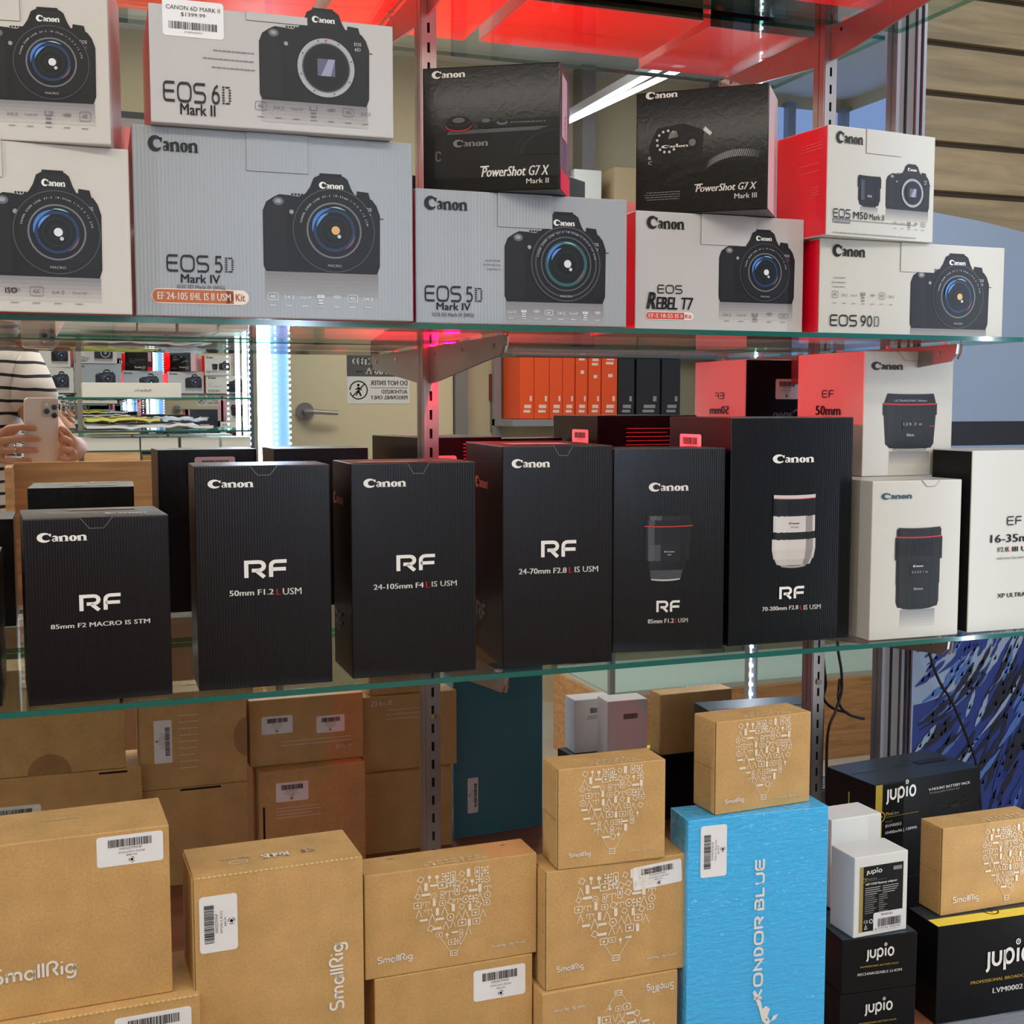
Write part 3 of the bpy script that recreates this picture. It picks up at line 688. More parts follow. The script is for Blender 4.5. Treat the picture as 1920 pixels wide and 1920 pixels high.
def add_art(root, F, items, base):
    """printed matter of one carton side; every kind of mark is a part of its carton"""
    txt = None
    for it in items:
        k, u0, v0, u1, v1 = it[:5]; a = it[5] if len(it) > 5 else None; box = (u0, v0, u1, v1)
        if k == 'canon':
            mb = F.new(); F.put(mb, fit(CANON, box), it[5], 8); mb.build('brand_mark', root, fix=False)
        elif k in ('txt', 'txti', 'txt180'):
            s = a; col = it[6]
            if s in ('EOS', 'EF'):
                mb = F.new(); F.put(mb, fit(strokes(s, .15, .2), box), col, 8); mb.build('series_lettering', root, fix=False); continue
            if txt is None: txt = F.new()
            b = .022 if u1 - u0 > .03 else .012; hh = nat(s, u1 - u0, v1 - v0, b)
            F.put(txt, fit(text_polys(s, b, .25 if k == 'txti' else 0), (u0, v0, u1, v0 + hh), 180 if k == 'txt180' else 0), col, 8)
        elif k == 'logo':
            mb = F.new(); F.put(mb, fit(LOGO[a], box), it[6], 8); mb.build('model_lettering', root, fix=False)
        elif k == 'rf':
            mb = F.new(); F.put(mb, fit(RF, box), it[5], 8); mb.build('series_lettering', root, fix=False)
        elif k in ('srig', 'srig90', 'srig180'):
            mb = F.new()
            if k == 'srig': v1 = v0 + .27 * (u1 - u0)
            F.put(mb, fit(SRIG, (u0, v0, u1, v1), {'srig': 0, 'srig90': 90, 'srig180': 180}[k]), it[5], 8); mb.build('brand_mark', root, fix=False)
        elif k == 'jupio':
            mb = F.new(); F.put(mb, fit(JUPIO, (u0, v0, u1, v0 + .56 * (u1 - u0))), it[5], 8); mb.build('brand_mark', root, fix=False)
        elif k == 'kondor90':
            mb = F.new(); F.put(mb, fit(KONDOR, (u0 - .001, v0, u1 + .001, v1), 90), it[5], 8); mb.build('brand_mark', root, fix=False)
        elif k == 'cam':
            o = draw_camera(F, box, a, base).build('camera_picture', root, fix=False)
        elif k == 'lens':
            o = draw_lens(F, box, a, base).build('lens_picture', root, fix=False)
        elif k == 'g7':
            draw_g7(F, box, a).build('camera_picture', root, fix=False)
        elif k in ('sticker', 'sticker90'):
            sticker(F, box if a[:3] != 'X00' or k == 'sticker90' else (u0, v0, u1, v1), a, 90 if k == 'sticker90' else 0, seed=len(a) + int(u0 * 999), tilt=.06 if 'DNZ' in a else 0).build('price_label', root)
        elif k in ('balloon', 'balloon180'):
            mb = F.new(); F.put(mb, balloon(box, rot=180 if k == 'balloon180' else 0), (226, 216, 198), 6); mb.build('balloon_print', root, fix=False)
        elif k == 'btop':
            mb = F.new(); F.put(mb, balloon_cap((u0, 0.0008, u1, .017)), (226, 214, 190), 6); mb.build('balloon_print', root, fix=False)
        elif k == 'lines':
            mb = F.new(); n = a; col = it[6] if len(it) > 6 else 'gy2'; rnd = random.Random(int(u0 * 1e4)); H = v1 - v0
            for i in range(n):
                y = v0 + H * (n - 1 - i) / max(1, n - 1) if n > 1 else v0; x = u0 + (u1 - u0) * (rnd.uniform(0, .25) if n > 2 else 0)
                while x < u1 - .001:
                    w = rnd.uniform(.0015, .005); F.put(mb, [rect(x, y, min(x + w, u1), y + .0009)], col, 8); x += w + .0007
            mb.build('small_print', root, fix=False)
        elif k == 'ico':
            mb = F.new(); n = a; col = {'dk': (112, 110, 114), 'wt': (222, 222, 222)}[it[6]]; W = (u1 - u0) / n; H = v1 - v0; H = max(H, W * .5)
            for i in range(n):
                x = u0 + (i + .15) * W; w = W * .62; yc = v0 + H * .62
                j = (i * 3 + n) % 5
                if j == 0: F.put(mb, fit(text_polys('24.2'), (x, yc - .0012, x + w, yc + .0018)), col, 8)
                elif j == 1: F.put(mb, [rect(x + w * .1, yc, x + w * .8, yc + H * .25)], col, 8); F.put(mb, fit(text_polys('ISO'), (x + w * .25, yc + .0004, x + w * .65, yc + H * .22)), base, 9); F.put(mb, [rect(x + w * .2, yc - H * .2, x + w * .7, yc - H * .1), rect(x + w * .2, yc - H * .42, x + w * .7, yc - H * .32)], col, 8)
                elif j == 2: F.put(mb, ribbon(rrect(x, yc - H * .2, x + w, yc + H * .3, H * .1) + [(x + w, yc + H * .2)], .0005), col, 8); F.put(mb, fit(text_polys('4K'), (x + w * .2, yc - H * .08, x + w * .8, yc + H * .18)), col, 8)
                elif j == 3: F.put(mb, fit(text_polys('Dual AF'), (x, yc - .0008, x + w * 1.1, yc + .0014)), col, 8)
                else:
                    for r in (.25, .4, .55): F.put(mb, ribbon(arcp(x + w / 2, yc - H * .1, w * r, w * r * .8, 40, 140, 5), .0005), col, 8)
                F.put(mb, [rect(x + w * .15, v0, x + w * .75, v0 + .0006)], col, 8)
            mb.build('feature_icons', root, fix=False)
        elif k == 'pill':
            mb = F.new(); W = u1 - u0; H = v1 - v0; s = u0 + W * (.84 if W > .07 else .80); col = (176, 96, 56) if W > .07 else (208, 70, 58)
            F.put(mb, [rrect(u0, v0, u1, v1, H * .49)], (226, 214, 204), 4); F.put(mb, [rrect(u0 + .0008, v0 + .0008, s, v1 - .0008, H * .38)], col, 5); F.put(mb, [rect(s - H * .5, v0 + .0008, s, v1 - .0008)], col, 5)
            F.put(mb, fit(text_polys(a, .02), (u0 + .06 * W, v0 + H * .25, s - .03 * W, v1 - H * .25)), (236, 226, 216), 8); F.put(mb, fit(text_polys('Kit', .02), (s + .02 * W, v0 + H * .25, u1 - .04 * W, v1 - H * .25)), col, 8)
            mb.build('kit_badge', root, fix=False)
        elif k == 'pill2':
            mb = F.new(); F.put(mb, [rrect(u0, v0, u1, v1, (v1 - v0) * .3)], (110, 110, 116), 4); F.put(mb, fit(text_polys('EF-M 15-45 KIT'), (u0 + .001, v0 + .0015, u1 - .001, v1 - .0015)), (220, 220, 220), 5)
            mb.build('kit_badge', root, fix=False)
        elif k == 'pshot':
            mb = F.new(); P = text_polys('PowerShot', .03, .25); W = u1 - u0
            F.put(mb, fit(P, (u0, v0, u0 + W * .66, v1)), it[6], 8); F.put(mb, fit(text_polys('G7 X', .025, .25), (u0 + W * .7, v0, u1, v1)), it[6], 8)
            F.put(mb, [line((u0 - .001, v1 + .0002), (u0 + .008, v1 + .0006), .0013)], it[6], 8); mb.build('model_lettering', root, fix=False)
        elif k == 'rebel':
            mb = F.new(); W = u1 - u0; F.put(mb, fit(text_polys('R', .06, .3), (u0, v0, u0 + W * .2, v1 + .001)), it[6], 8)
            F.put(mb, fit(text_polys('EBEL', .05, .15), (u0 + W * .2, v0, u0 + W * .66, v1 - .004)), it[6], 8); F.put(mb, fit(text_polys('T7', .03, .2), (u0 + W * .74, v0, u1, v1 - .004)), it[6], 8)
            mb.build('model_lettering', root, fix=False)
        elif k == 'rohs':
            mb = F.new(); F.put(mb, fit(text_polys('CE', .02), (.103, .028, .118, .036), 180), 'wt', 8); F.put(mb, fit(text_polys('RoHS', .05), (.066, .026, .092, .036), 180), 'wt', 8)
            F.put(mb, fit(text_polys('Made in China', .02), (.028, .034, .056, .039), 180), 'wt', 8); F.put(mb, ribbon(rect(.036, .022, .052, .028) + [(.036, .022)], .0006), 'wt', 8); mb.build('top_lettering', root, fix=False)
        elif k == 'bird':
            mb = F.new(); F.put(mb, [[(.0757, .100), (.0838, .082), (.088, .066), (.094, .060), (.0985, .0635), (.0945, .070), (.0975, .078), (.0925, .082), (.0885, .079), (.0862, .088)],
                                     [(.0985, .0635), (.104, .0655), (.1075, .071), (.101, .0695)]], 'wt', 8)
            F.put(mb, [ell(.0935, .0665, .0012, n=8)], (45, 150, 200), 9); mb.build('bird_emblem', root, fix=False)
        elif k == 'stripe':
            mb = F.new(); F.put(mb, [rect(u0, 0.0006, u1, F.size[1] - .0006)], (172, 148, 52), 2); F.put(mb, [ell((u0 + u1) / 2 + .004, .0885, .0062, n=20)], (10, 10, 12), 3)
            F.put(mb, ribbon(oval((u0 + u1) / 2 + .004, .0885, .0062, n=20), .0013), (190, 160, 60), 4); F.put(mb, [rect(.0085, .0879, .0137, .0891), rect(.0105, .0859, .0117, .0911)], 'gd', 4); mb.build('gold_stripe', root, fix=False)
        elif k == 'proline':
            mb = F.new(); F.put(mb, fit(text_polys('Pro', .03), (.0190, .0888, .0296, .0935)), 'gd', 8); F.put(mb, fit(text_polys('Line', .01), (.0300, .0888, .0412, .0935)), (150, 150, 154), 8)
            F.put(mb, [rect(.019, .0866, .075, .0870)], 'gd', 8); mb.build('range_lettering', root, fix=False)
        elif k == 'vdev':
            mb = F.new(); W, H = u1 - u0, v1 - v0; c = (52, 54, 58)
            F.put(mb, ribbon([(u0 + x * W, v0 + y * H) for x, y in ((0, .2), (.1, .7), (.3, .4), (.55, .5), (.75, .9), (1, 1.1))], .0009), c, 6)
            F.put(mb, ribbon([(u0 + x * W, v0 + y * H) for x, y in ((0, .2), (.25, .05), (.5, .2), (.9, .5), (1, .6))], .0009), c, 6)
            F.put(mb, [rrect(u0 + .42 * W, v0 + .12 * H, u0 + .62 * W, v0 + .5 * H, .002)], c, 6); mb.build('battery_picture', root, fix=False)
        elif k == 'plabel':
            mb = F.new(); W, H = u1 - u0, v1 - v0
            F.put(mb, [rect(u0, v0, u1, v1)], (26, 26, 30), 2); F.put(mb, [rect(u0, v0, u0 + .075 * W, v1)], (160, 138, 78), 3)
            X = lambda x: u0 + x * W
            Y = lambda y: v0 + y * H
            F.put(mb, fit(JUPIO, (X(.14), Y(.865), X(.50), Y(.965))), 'wt', 5); F.put(mb, [rrect(X(.76), Y(.89), X(.96), Y(.95), .001)], (130, 130, 130), 5)
            F.put(mb, ribbon(oval(X(.085), Y(.795), .0022, n=14), .0005), 'gd', 5); F.put(mb, [rect(X(.12), Y(.775), X(.6), Y(.78))], (110, 108, 96), 5)
            F.put(mb, fit(text_polys('ProLine', .01), (X(.13), Y(.79), X(.38), Y(.825))), (150, 150, 150), 5)
            F.put(mb, fit(text_polys('NP-F550 Battery adapter', .03), (X(.13), Y(.70), X(.86), Y(.745))), 'wt', 5)
            rnd = random.Random(4)
            for i in range(13):
                y = .66 - i * .032
                for seg in ((.12, .5), (.52, .9)) if i < 4 else ((.12, .42), (.44, .66)):
                    F.put(mb, [rect(X(seg[0]), Y(y), X(seg[1] - rnd.uniform(0, .12)), Y(y + .011))], (168, 168, 168) if i < 4 else (128, 128, 128), 5)
            F.put(mb, fit(text_polys('CE', .02), (X(.10), Y(.13), X(.2), Y(.175))), 'wt', 5); F.put(mb, ribbon(oval(X(.27), Y(.15), .0022, n=10), .0007), 'wt', 5)
            F.put(mb, ribbon([(X(.12), Y(.04)), (X(.15), Y(.10)), (X(.18), Y(.04)), (X(.12), Y(.04))], .0006), 'wt', 5)
            F.put(mb, [rrect(X(.32), Y(-.01), X(1.0), Y(.27), .002)], (214, 214, 214), 6); F.put(mb, fit(text_polys('8505032'), (X(.5), Y(.215), X(.76), Y(.245))), (70, 70, 70), 8)
            F.put(mb, barcode(X(.42), Y(.045), X(.96), Y(.17), 3), (30, 30, 30), 8); F.put(mb, fit(text_polys('8 719743 933149'), (X(.36), Y(.005), X(.94), Y(.032))), (50, 50, 50), 8)
            mb.build('product_label', root, fix=False)
        elif k == 'rectc':
            mb = F.new(); F.put(mb, [rect(u0, v0, u1, v1)], a, 3); mb.build('print_panel', root, fix=False)
        elif k == 'dotg':
            mb = F.new(); F.put(mb, [ell((u0 + u1) / 2, (v0 + v1) / 2, (u1 - u0) * .4, .001, n=10)], (96, 150, 90), 3); mb.build('green_mark', root, fix=False)
        elif k == 'barc':
            mb = F.new(); F.put(mb, barcode(u0, v0, u1, v1, 5), (90, 88, 84), 4); mb.build('bar_code', root, fix=False)
        elif k == 'plusring':
            mb = F.new(); c = ((u0 + u1) / 2, (v0 + v1) / 2); r = (v1 - v0) / 2
            F.put(mb, ribbon(oval(c[0], c[1], r, n=20), .0016), (20, 20, 20), 6); F.put(mb, [rect(c[0] - r * .5, c[1] - .0007, c[0] + r * .5, c[1] + .0007), rect(c[0] - .0007, c[1] - r * .5, c[0] + .0007, c[1] + r * .5)], (20, 20, 20), 6); mb.build('ring_emblem', root, fix=False)
        elif k == 'txtup':
            if txt is None: txt = F.new()
            F.put(txt, fit(text_polys(a, .02), box, 90), it[6], 8)
        elif k in ('thumb', 'thumb90'):
            mb = F.new(); P = ell((u0 + u1) / 2, v0, (u1 - u0) / 2, v1 - v0, 0, 180, 14) if k == 'thumb' else ell(u0, (v0 + v1) / 2, u1 - u0, (v1 - v0) / 2, -90, 90, 14)
            F.put(mb, [P], 0, 2, KRAFT_D); mb.build('thumb_notch', root, fix=False)
        elif k == 'slot':
            mb = F.new(); F.put(mb, [rect(u0, v0, u1, v1)], (30, 24, 20), 3); mb.build('flap_slot', root, fix=False)
        elif k == 'seam':
            mb = F.new(); F.put(mb, [rect(u0, v0, u1, v0 + .0008)], (84, 60, 40), 3); mb.build('flap_slot', root, fix=False)
        elif k == 'flap':
            mb = F.new(); F.slab(mb, rect(u0, v0, u1, v1), KRAFT, 0, .0012); mb.build('side_flap', root)
            mb = F.new(); w = F.size[0]; F.put(mb, [rect(w - .0018, .001, w - .0008, F.size[1] - .001)], (70, 52, 36), 2); F.put(mb, [rect(u0, v1 * .5, u1, v1 * .5 + .0004)], (120, 96, 64), 12); mb.build('flap_slot', root, fix=False)
        elif k == 'perf':
            mb = F.new(); x = u0 + .003; i = 0
            while x < u1 - .003:
                F.slab(mb, rrect(x, v0 - .0004, x + .0026, v0 + .0008, .0005), mat('torn_kraft_edge', (222, 196, 140), .8), 0, .0007); x += .0047
            mb.build('perforated_edge', root)
        elif k == 'tab':
            mb = F.new(); m = a_mat(root); vt = F.size[1] - .0004
            F.slab(mb, rect(u0, v0, u1, vt), m, 0, .0011); mb.build('closure_tab', root)
            mb = F.new(); d = mix(base, (60, 60, 60), .45)
            for q in ((u0, v0, u0, vt), (u1, v0, u1, vt), (u0, v0, u1, v0)): F.put(mb, [line((q[0], q[1]), (q[2], q[3]), .0007)], d, 1)
            mb.build('tab_slit_shading', root, fix=False)  # slit round the tab; its shadow gap is put in as darker lines
        elif k == 'notch':
            mb = F.new(); m = a_mat(root); W = u1 - u0; vt = F.size[1] - .0003; c = W * .28
            P = [(u0, vt), (u0 + c, v0), (u1 - c, v0), (u1, vt)]
            F.slab(mb, P, m, 0, .0007); mb.build('tuck_tab', root)
            mb = F.new(); lc = mix(base, (255, 255, 255), .35) if sum(base) < 300 else mix(base, (90, 90, 90), .5)
            F.put(mb, ribbon(P, .0006), lc, 7); mb.build('tab_slit_shading', root, fix=False)  # tab outline with painted edge highlight on black card, darker line on pale card
    if txt: txt.build('lettering', root, fix=False)
_am = {}
def a_mat(root): return _am[root.name]

# printed items per carton side: kind, u0, v0, u1, v1 (metres on that side)
ART = {
 'A1': [('cam', 0.1171, 0.0322, 0.213, 0.1267, 'rebel'),
  ('txt', 0.1297, 0.0168, 0.1396, 0.0223, 'ISO', 'dk'),
  ('ico', 0.1294, 0.0083, 0.2019, 0.0244, 4, 'dk'),
  ('tab', 0.1028, 0.1179, 0.1306, 0.1502)],
 'A2': [('cam', 0.2038, 0.0349, 0.2974, 0.1162, 'rebel'),
  ('ico', 0.2189, 0.0128, 0.2954, 0.0291, 5, 'dk'),
  ('tab', 0.1967, 0.103, 0.2348, 0.1346)],
 'D6': [('sticker', 0.0121, 0.0784, 0.0667, 0.111, 'CANON 6D MARK II|$1399.99', 'price'),
  ('lines', 0.0455, 0.0529, 0.0945, 0.0682, 3),
  ('logo', 0.0112, 0.0193, 0.072, 0.0379, 'EOS 6D', 'dk'),
  ('txt', 0.026, 0.0085, 0.0577, 0.02, 'Mark II', 'dk'),
  ('cam', 0.0986, 0.0279, 0.2031, 0.1158, 'mount'),
  ('ico', 0.0919, 0.0114, 0.2079, 0.0268, 7, 'dk'),
  ('tab', 0.0872, 0.0987, 0.1439, 0.1304)],
 'K5': [('canon', 0.0142, 0.1511, 0.0594, 0.1657, 'bk'),
  ('tab', 0.1038, 0.1386, 0.1618, 0.1786),
  ('logo', 0.0282, 0.0416, 0.0899, 0.0577, 'EOS 5D', 'dk'),
  ('txt', 0.0409, 0.0317, 0.0772, 0.0408, 'Mark IV', 'dk'),
  ('txt', 0.0374, 0.0252, 0.0814, 0.0305, 'EOS 5D Mark IV (WG)', 'gy'),
  ('pill', 0.0141, 0.0122, 0.1037, 0.0261, 'EF 24-105 f/4L IS II USM', 'Kit'),
  ('cam', 0.1181, 0.0452, 0.2322, 0.1402, 'kit'),
  ('ico', 0.1196, 0.0125, 0.2278, 0.0256, 7, 'wt')],
 'D5': [('canon', 0.0092, 0.1135, 0.0547, 0.1275, 'bk'),
  ('tab', 0.0872, 0.1001, 0.1469, 0.1361),
  ('logo', 0.0091, 0.022, 0.0703, 0.0383, 'EOS 5D', 'dk'),
  ('txt', 0.0214, 0.0137, 0.0577, 0.0222, 'Mark IV', 'dk'),
  ('txt', 0.0174, 0.0061, 0.0611, 0.0119, 'EOS 5D Mark IV (WG)', 'gy'),
  ('cam', 0.0946, 0.0242, 0.2078, 0.1183, 'wide'),
  ('ico', 0.0957, 0.0067, 0.2059, 0.017, 8, 'wt'),
  ('lines', 0.071, 0.0562, 0.09, 0.065, 3)],
 'G2': [('canon', 0.0099, 0.1146, 0.0452, 0.1225, 'wt'),
  ('g7', 0.0121, 0.0131, 0.1413, 0.0776, 'ii'),
  ('pshot', 0.0615, 0.0147, 0.1316, 0.0247, 'PowerShot G7 X', 'wt'),
  ('txt', 0.108, 0.0068, 0.1311, 0.0125, 'Mark II', 'wt'),
  ('canon', 0.032, 0.0452, 0.0688, 0.053, 'gy2')],
 'T7': [('canon', 0.0129, 0.1115, 0.0593, 0.1259, 'bk'),
  ('tab', 0.0804, 0.0974, 0.1376, 0.1333),
  ('txt', 0.0266, 0.0413, 0.0576, 0.051, 'EOS', 'dk'),
  ('rebel', 0.013, 0.0239, 0.0717, 0.0414, 'REBEL T7', 'bk'),
  ('pill', 0.0125, 0.0121, 0.072, 0.0212, 'EF-S 18-55 IS II', 'Kit'),
  ('cam', 0.1036, 0.0339, 0.2022, 0.1171, 'rebel'),
  ('ico', 0.106, 0.0124, 0.1978, 0.0236, 5, 'dk')],
 'G3': [('canon', 0.011, 0.1277, 0.0473, 0.136, 'wt'),
  ('g7', 0.0144, 0.0178, 0.1453, 0.1083, 'iii'),
  ('pshot', 0.0684, 0.0226, 0.1361, 0.0305, 'PowerShot G7 X', 'wt'),
  ('txt', 0.1118, 0.0133, 0.1363, 0.0195, 'Mark III', 'wt'),
  ('canon', 0.0292, 0.073, 0.0599, 0.0763, 'wt'),
  ('lines', 0.0088, 0.0163, 0.0509, 0.0241, 4)],
 'M50': [('canon', 0.011, 0.103, 0.0499, 0.1166, 'bk'),
  ('tab', 0.0552, 0.0956, 0.1074, 0.1267),
  ('cam', 0.0855, 0.0352, 0.152, 0.0885, 'mount'),
  ('lens', 0.0437, 0.0354, 0.078, 0.0704, 'small'),
  ('txt', 0.0087, 0.0206, 0.0338, 0.0305, 'EOS', 'dk'),
  ('txt', 0.0379, 0.0206, 0.0588, 0.0298, 'M50', 'dk'),
  ('txt', 0.0614, 0.0209, 0.0834, 0.0284, 'Mark II', 'dk'),
  ('pill2', 0.0088, 0.0146, 0.0341, 0.0204, '', ''),
  ('ico', 0.0959, 0.0133, 0.1486, 0.0233, 5, 'dk'),
  ('lines', 0.0084, 0.0033, 0.1323, 0.018, 2)],
 'M50:L': [('lines', 0.0433, 0.098, 0.0855, 0.1045, 3, 'pk'),
  ('lines', 0.044, 0.0736, 0.0816, 0.0822, 2, 'pk'),
  ('lines', 0.0659, 0.0471, 0.0806, 0.0556, 4, 'pk')],
 'D90': [('canon', 0.0163, 0.0879, 0.0616, 0.1021, 'bk'),
  ('tab', 0.1122, 0.0745, 0.1606, 0.1083),
  ('lines', 0.0157, 0.0532, 0.0352, 0.0636, 3),
  ('ico', 0.0147, 0.0348, 0.1069, 0.05, 7, 'dk'),
  ('logo', 0.0146, 0.0085, 0.0834, 0.0219, 'EOS 90D', 'dk'),
  ('cam', 0.1274, 0.0085, 0.2438, 0.0986, 'kit')],
 'R85m': [('canon', 0.0117, 0.1555, 0.0565, 0.1647, 'wt'),
  ('notch', 0.0504, 0.1675, 0.0801, 0.1761),
  ('rf', 0.0476, 0.0874, 0.0855, 0.1041, 'wt'),
  ('txt', 0.0214, 0.0729, 0.1122, 0.0779, '85mm F2 MACRO IS STM', 'wt')],
 'R50': [('canon', 0.0125, 0.2023, 0.0571, 0.211, 'wt'),
  ('notch', 0.0535, 0.2147, 0.081, 0.2217),
  ('rf', 0.0463, 0.1108, 0.0885, 0.1295, 'wt'),
  ('txt', 0.0314, 0.0943, 0.0752, 0.1008, '50mm F1.2', 'wt'),
  ('txt', 0.0778, 0.0937, 0.0821, 0.1005, 'L', 'rd'),
  ('txt', 0.0842, 0.0933, 0.1031, 0.1011, 'USM', 'wt')],
 'R24105': [('canon', 0.0132, 0.1991, 0.0585, 0.2086, 'wt'),
  ('notch', 0.0597, 0.2131, 0.0839, 0.221),
  ('rf', 0.0473, 0.11, 0.0891, 0.128, 'wt'),
  ('txt', 0.0227, 0.0927, 0.0766, 0.0991, '24-105mm F4', 'wt'),
  ('txt', 0.0789, 0.0921, 0.0836, 0.0999, 'L', 'rd'),
  ('txt', 0.0853, 0.093, 0.113, 0.0996, 'IS USM', 'wt')],
 'R2470': [('canon', 0.0101, 0.2166, 0.0529, 0.2264, 'wt'),
  ('notch', 0.0571, 0.2298, 0.0787, 0.2383),
  ('rf', 0.0429, 0.1182, 0.0827, 0.1375, 'wt'),
  ('txt', 0.0178, 0.1016, 0.0719, 0.1085, '24-70mm F2.8', 'wt'),
  ('txt', 0.0743, 0.1014, 0.0786, 0.1089, 'L', 'rd'),
  ('txt', 0.081, 0.1018, 0.1079, 0.1091, 'IS USM', 'wt')],
 'R2470:L': [('canon', 0.06, 0.1892, 0.127, 0.2029, 'or'),
  ('rf', 0.0635, 0.0352, 0.1091, 0.0564, 'gy2')],
 'R24105:L': [('canon', 0.0084, 0.1782, 0.0611, 0.1911, 'or'),
  ('rf', 0.0051, 0.0395, 0.0475, 0.0618, 'gy2')],
 'R85': [('canon', 0.0417, 0.1855, 0.0892, 0.1959, 'wt'),
  ('lens', 0.0369, 0.0836, 0.0947, 0.159, 'rf85'),
  ('rf', 0.0519, 0.0454, 0.0799, 0.0595, 'wt'),
  ('txt', 0.0418, 0.0333, 0.073, 0.0391, '85mm F1.2', 'wt'),
  ('txt', 0.0744, 0.0335, 0.0775, 0.039, 'L', 'rd'),
  ('txt', 0.0782, 0.0334, 0.0898, 0.0392, 'USM', 'wt')],
 'R70': [('canon', 0.0552, 0.2155, 0.1115, 0.2261, 'wt'),
  ('lens', 0.0562, 0.092, 0.1155, 0.1795, 'tele'),
  ('rf', 0.0671, 0.0525, 0.1011, 0.0682, 'wt'),
  ('txt', 0.0442, 0.0402, 0.0935, 0.0459, '70-200mm F2.8', 'wt'),
  ('txt', 0.0958, 0.0393, 0.0994, 0.0456, 'L', 'rd'),
  ('txt', 0.101, 0.039, 0.1246, 0.0456, 'IS USM', 'wt')],
 'E35': [('canon', 0.0122, 0.1709, 0.056, 0.1788, 'bl'),
  ('notch', 0.0695, 0.1857, 0.0955, 0.1949),
  ('lens', 0.0336, 0.0365, 0.1014, 0.1372, 'ef35')],
 'E50': [('canon', 0.0108, 0.1346, 0.0581, 0.1452, 'bk'),
  ('notch', 0.0499, 0.1471, 0.0904, 0.1591),
  ('lens', 0.029, 0.0321, 0.1121, 0.1061, 'ef50')],
 'E50:L': [('txt', 0.0596, 0.1004, 0.0861, 0.1106, 'EF', 'dk'),
  ('txt', 0.0454, 0.0776, 0.1022, 0.0918, '50mm', 'dk')],
 'E16': [('txt', 0.0559, 0.1335, 0.079, 0.1449, 'EF', 'dk'),
  ('txt', 0.031, 0.1122, 0.1063, 0.1236, '16-35mm', 'dk'),
  ('txt', 0.0423, 0.1003, 0.0587, 0.1071, 'f/2.8', 'dk'),
  ('txt', 0.059, 0.1003, 0.0629, 0.1076, 'L', 'rd'),
  ('txt', 0.0657, 0.1, 0.1061, 0.1072, 'III USM', 'dk'),
  ('txt', 0.0418, 0.0909, 0.1068, 0.0922, 'with Lens Case and Lens Hood', 'gy'),
  ('txt', 0.0446, 0.0421, 0.1176, 0.0436, 'XP ULTRASONIC', 'dk')],
 'SA': [('sticker', 0.1382, 0.1241, 0.1947, 0.1513, 'X003ZTPSNP|SMALLRIG RS/NE|$89.99', 'price'),
  ('srig', 0.0493, 0.0285, 0.1184, 0.0382, 'wt')],
 'SB': [('sticker90', 0.0043, 0.2248, 0.0383, 0.2776, 'X003ZTPSNP|SMALLRIG|$89.99', 'price'),
  ('srig90', 0.122, 0.1494, 0.1409, 0.2152, 'wt')],
 'SB:T': [('rohs', 0.0233, 0.042, 0.1287, 0.0367)],
 'SA:T': [('txt180', 0.0931, 0.0474, 0.1279, 0.0458, 'www.smallrig.com', 'wt')],
 'SC': [('balloon', 0.0499, 0.0139, 0.1297, 0.0971),
  ('srig', 0.0117, 0.0126, 0.0472, 0.0176, 'wt'),
  ('txti', 0.1295, 0.0121, 0.1668, 0.0129, 'Small Rig · Big Dream', 'wt')],
 'SC:T': [('btop', 0.0596, 0.0048, 0.1281, 0.01)],
 'SE': [('balloon', 0.0314, 0.0235, 0.1218, 0.1136),
  ('srig', 0.011, 0.0167, 0.0408, 0.0204, 'wt'),
  ('txti', 0.1111, 0.0154, 0.1463, 0.0162, 'Small Rig · Big Dream', 'wt'),
  ('sticker', 0.0953, 0.0928, 0.1514, 0.1172, 'X003DNZNEX|SMALLRIG|$59.99', 'price')],
 'SD': [('balloon', 0.0226, 0.0136, 0.0938, 0.0997),
  ('srig', 0.0112, 0.0105, 0.0347, 0.0144, 'wt'),
  ('txti', 0.0774, 0.0106, 0.1065, 0.0129, 'Small Rig · Big Dream', 'wt')],
 'SD:T': [('btop', 0.0327, 0.0062, 0.0925, 0.0146)],
 'SG': [('balloon', 0.024, 0.0125, 0.0941, 0.0957),
  ('srig', 0.0109, 0.0096, 0.0346, 0.0117, 'wt'),
  ('txti', 0.0769, 0.0081, 0.1064, 0.0091, 'Small Rig · Big Dream', 'wt')],
 'SG:T': [('btop', 0.0352, 0.0074, 0.0974, 0.0134)],
 'SH': [('balloon', 0.0581, 0.0104, 0.133, 0.0989),
  ('srig', 0.0163, 0.0116, 0.0541, 0.0143, 'wt')],
 'SH:T': [('btop', 0.0578, -0.0015, 0.1312, 0.0011)],
 'KB': [('sticker90', 0.0144, 0.2306, 0.0441, 0.2857, 'KONDOR BLUE|Fabric Bundle|$199', 'price'),
  ('kondor90', 0.0765, 0.0904, 0.0888, 0.2437, 'wt'),
  ('bird', 0.0757, 0.0651, 0.0991, 0.1008)],
 'L1': [('jupio', 0.0299, 0.0353, 0.0653, 0.0472, 'wt'),
  ('txt', 0.0227, 0.0288, 0.0712, 0.0291, 'PROFESSIONAL BATTERY PACK', 'gd'),
  ('txt', 0.0196, 0.0199, 0.0755, 0.0217, 'RECHARGEABLE LI-ION', 'wt')],
 'L2': [('jupio', 0.0305, 0.0368, 0.0659, 0.0473, 'wt'),
  ('txt', 0.0241, 0.0277, 0.0712, 0.0291, 'PROFESSIONAL BATTERY PACK', 'gd'),
  ('txt', 0.021, 0.0181, 0.0769, 0.0201, 'RECHARGEABLE LI-ION', 'wt')],
 'WB': [('plabel', 0.0073, 0.0058, 0.0658, 0.0807)],
 'LV': [('jupio', 0.0663, 0.0542, 0.1314, 0.0757, 'wt'),
  ('txt', 0.0461, 0.0427, 0.1253, 0.0416, 'PROFESSIONAL BROADCA', 'gd'),
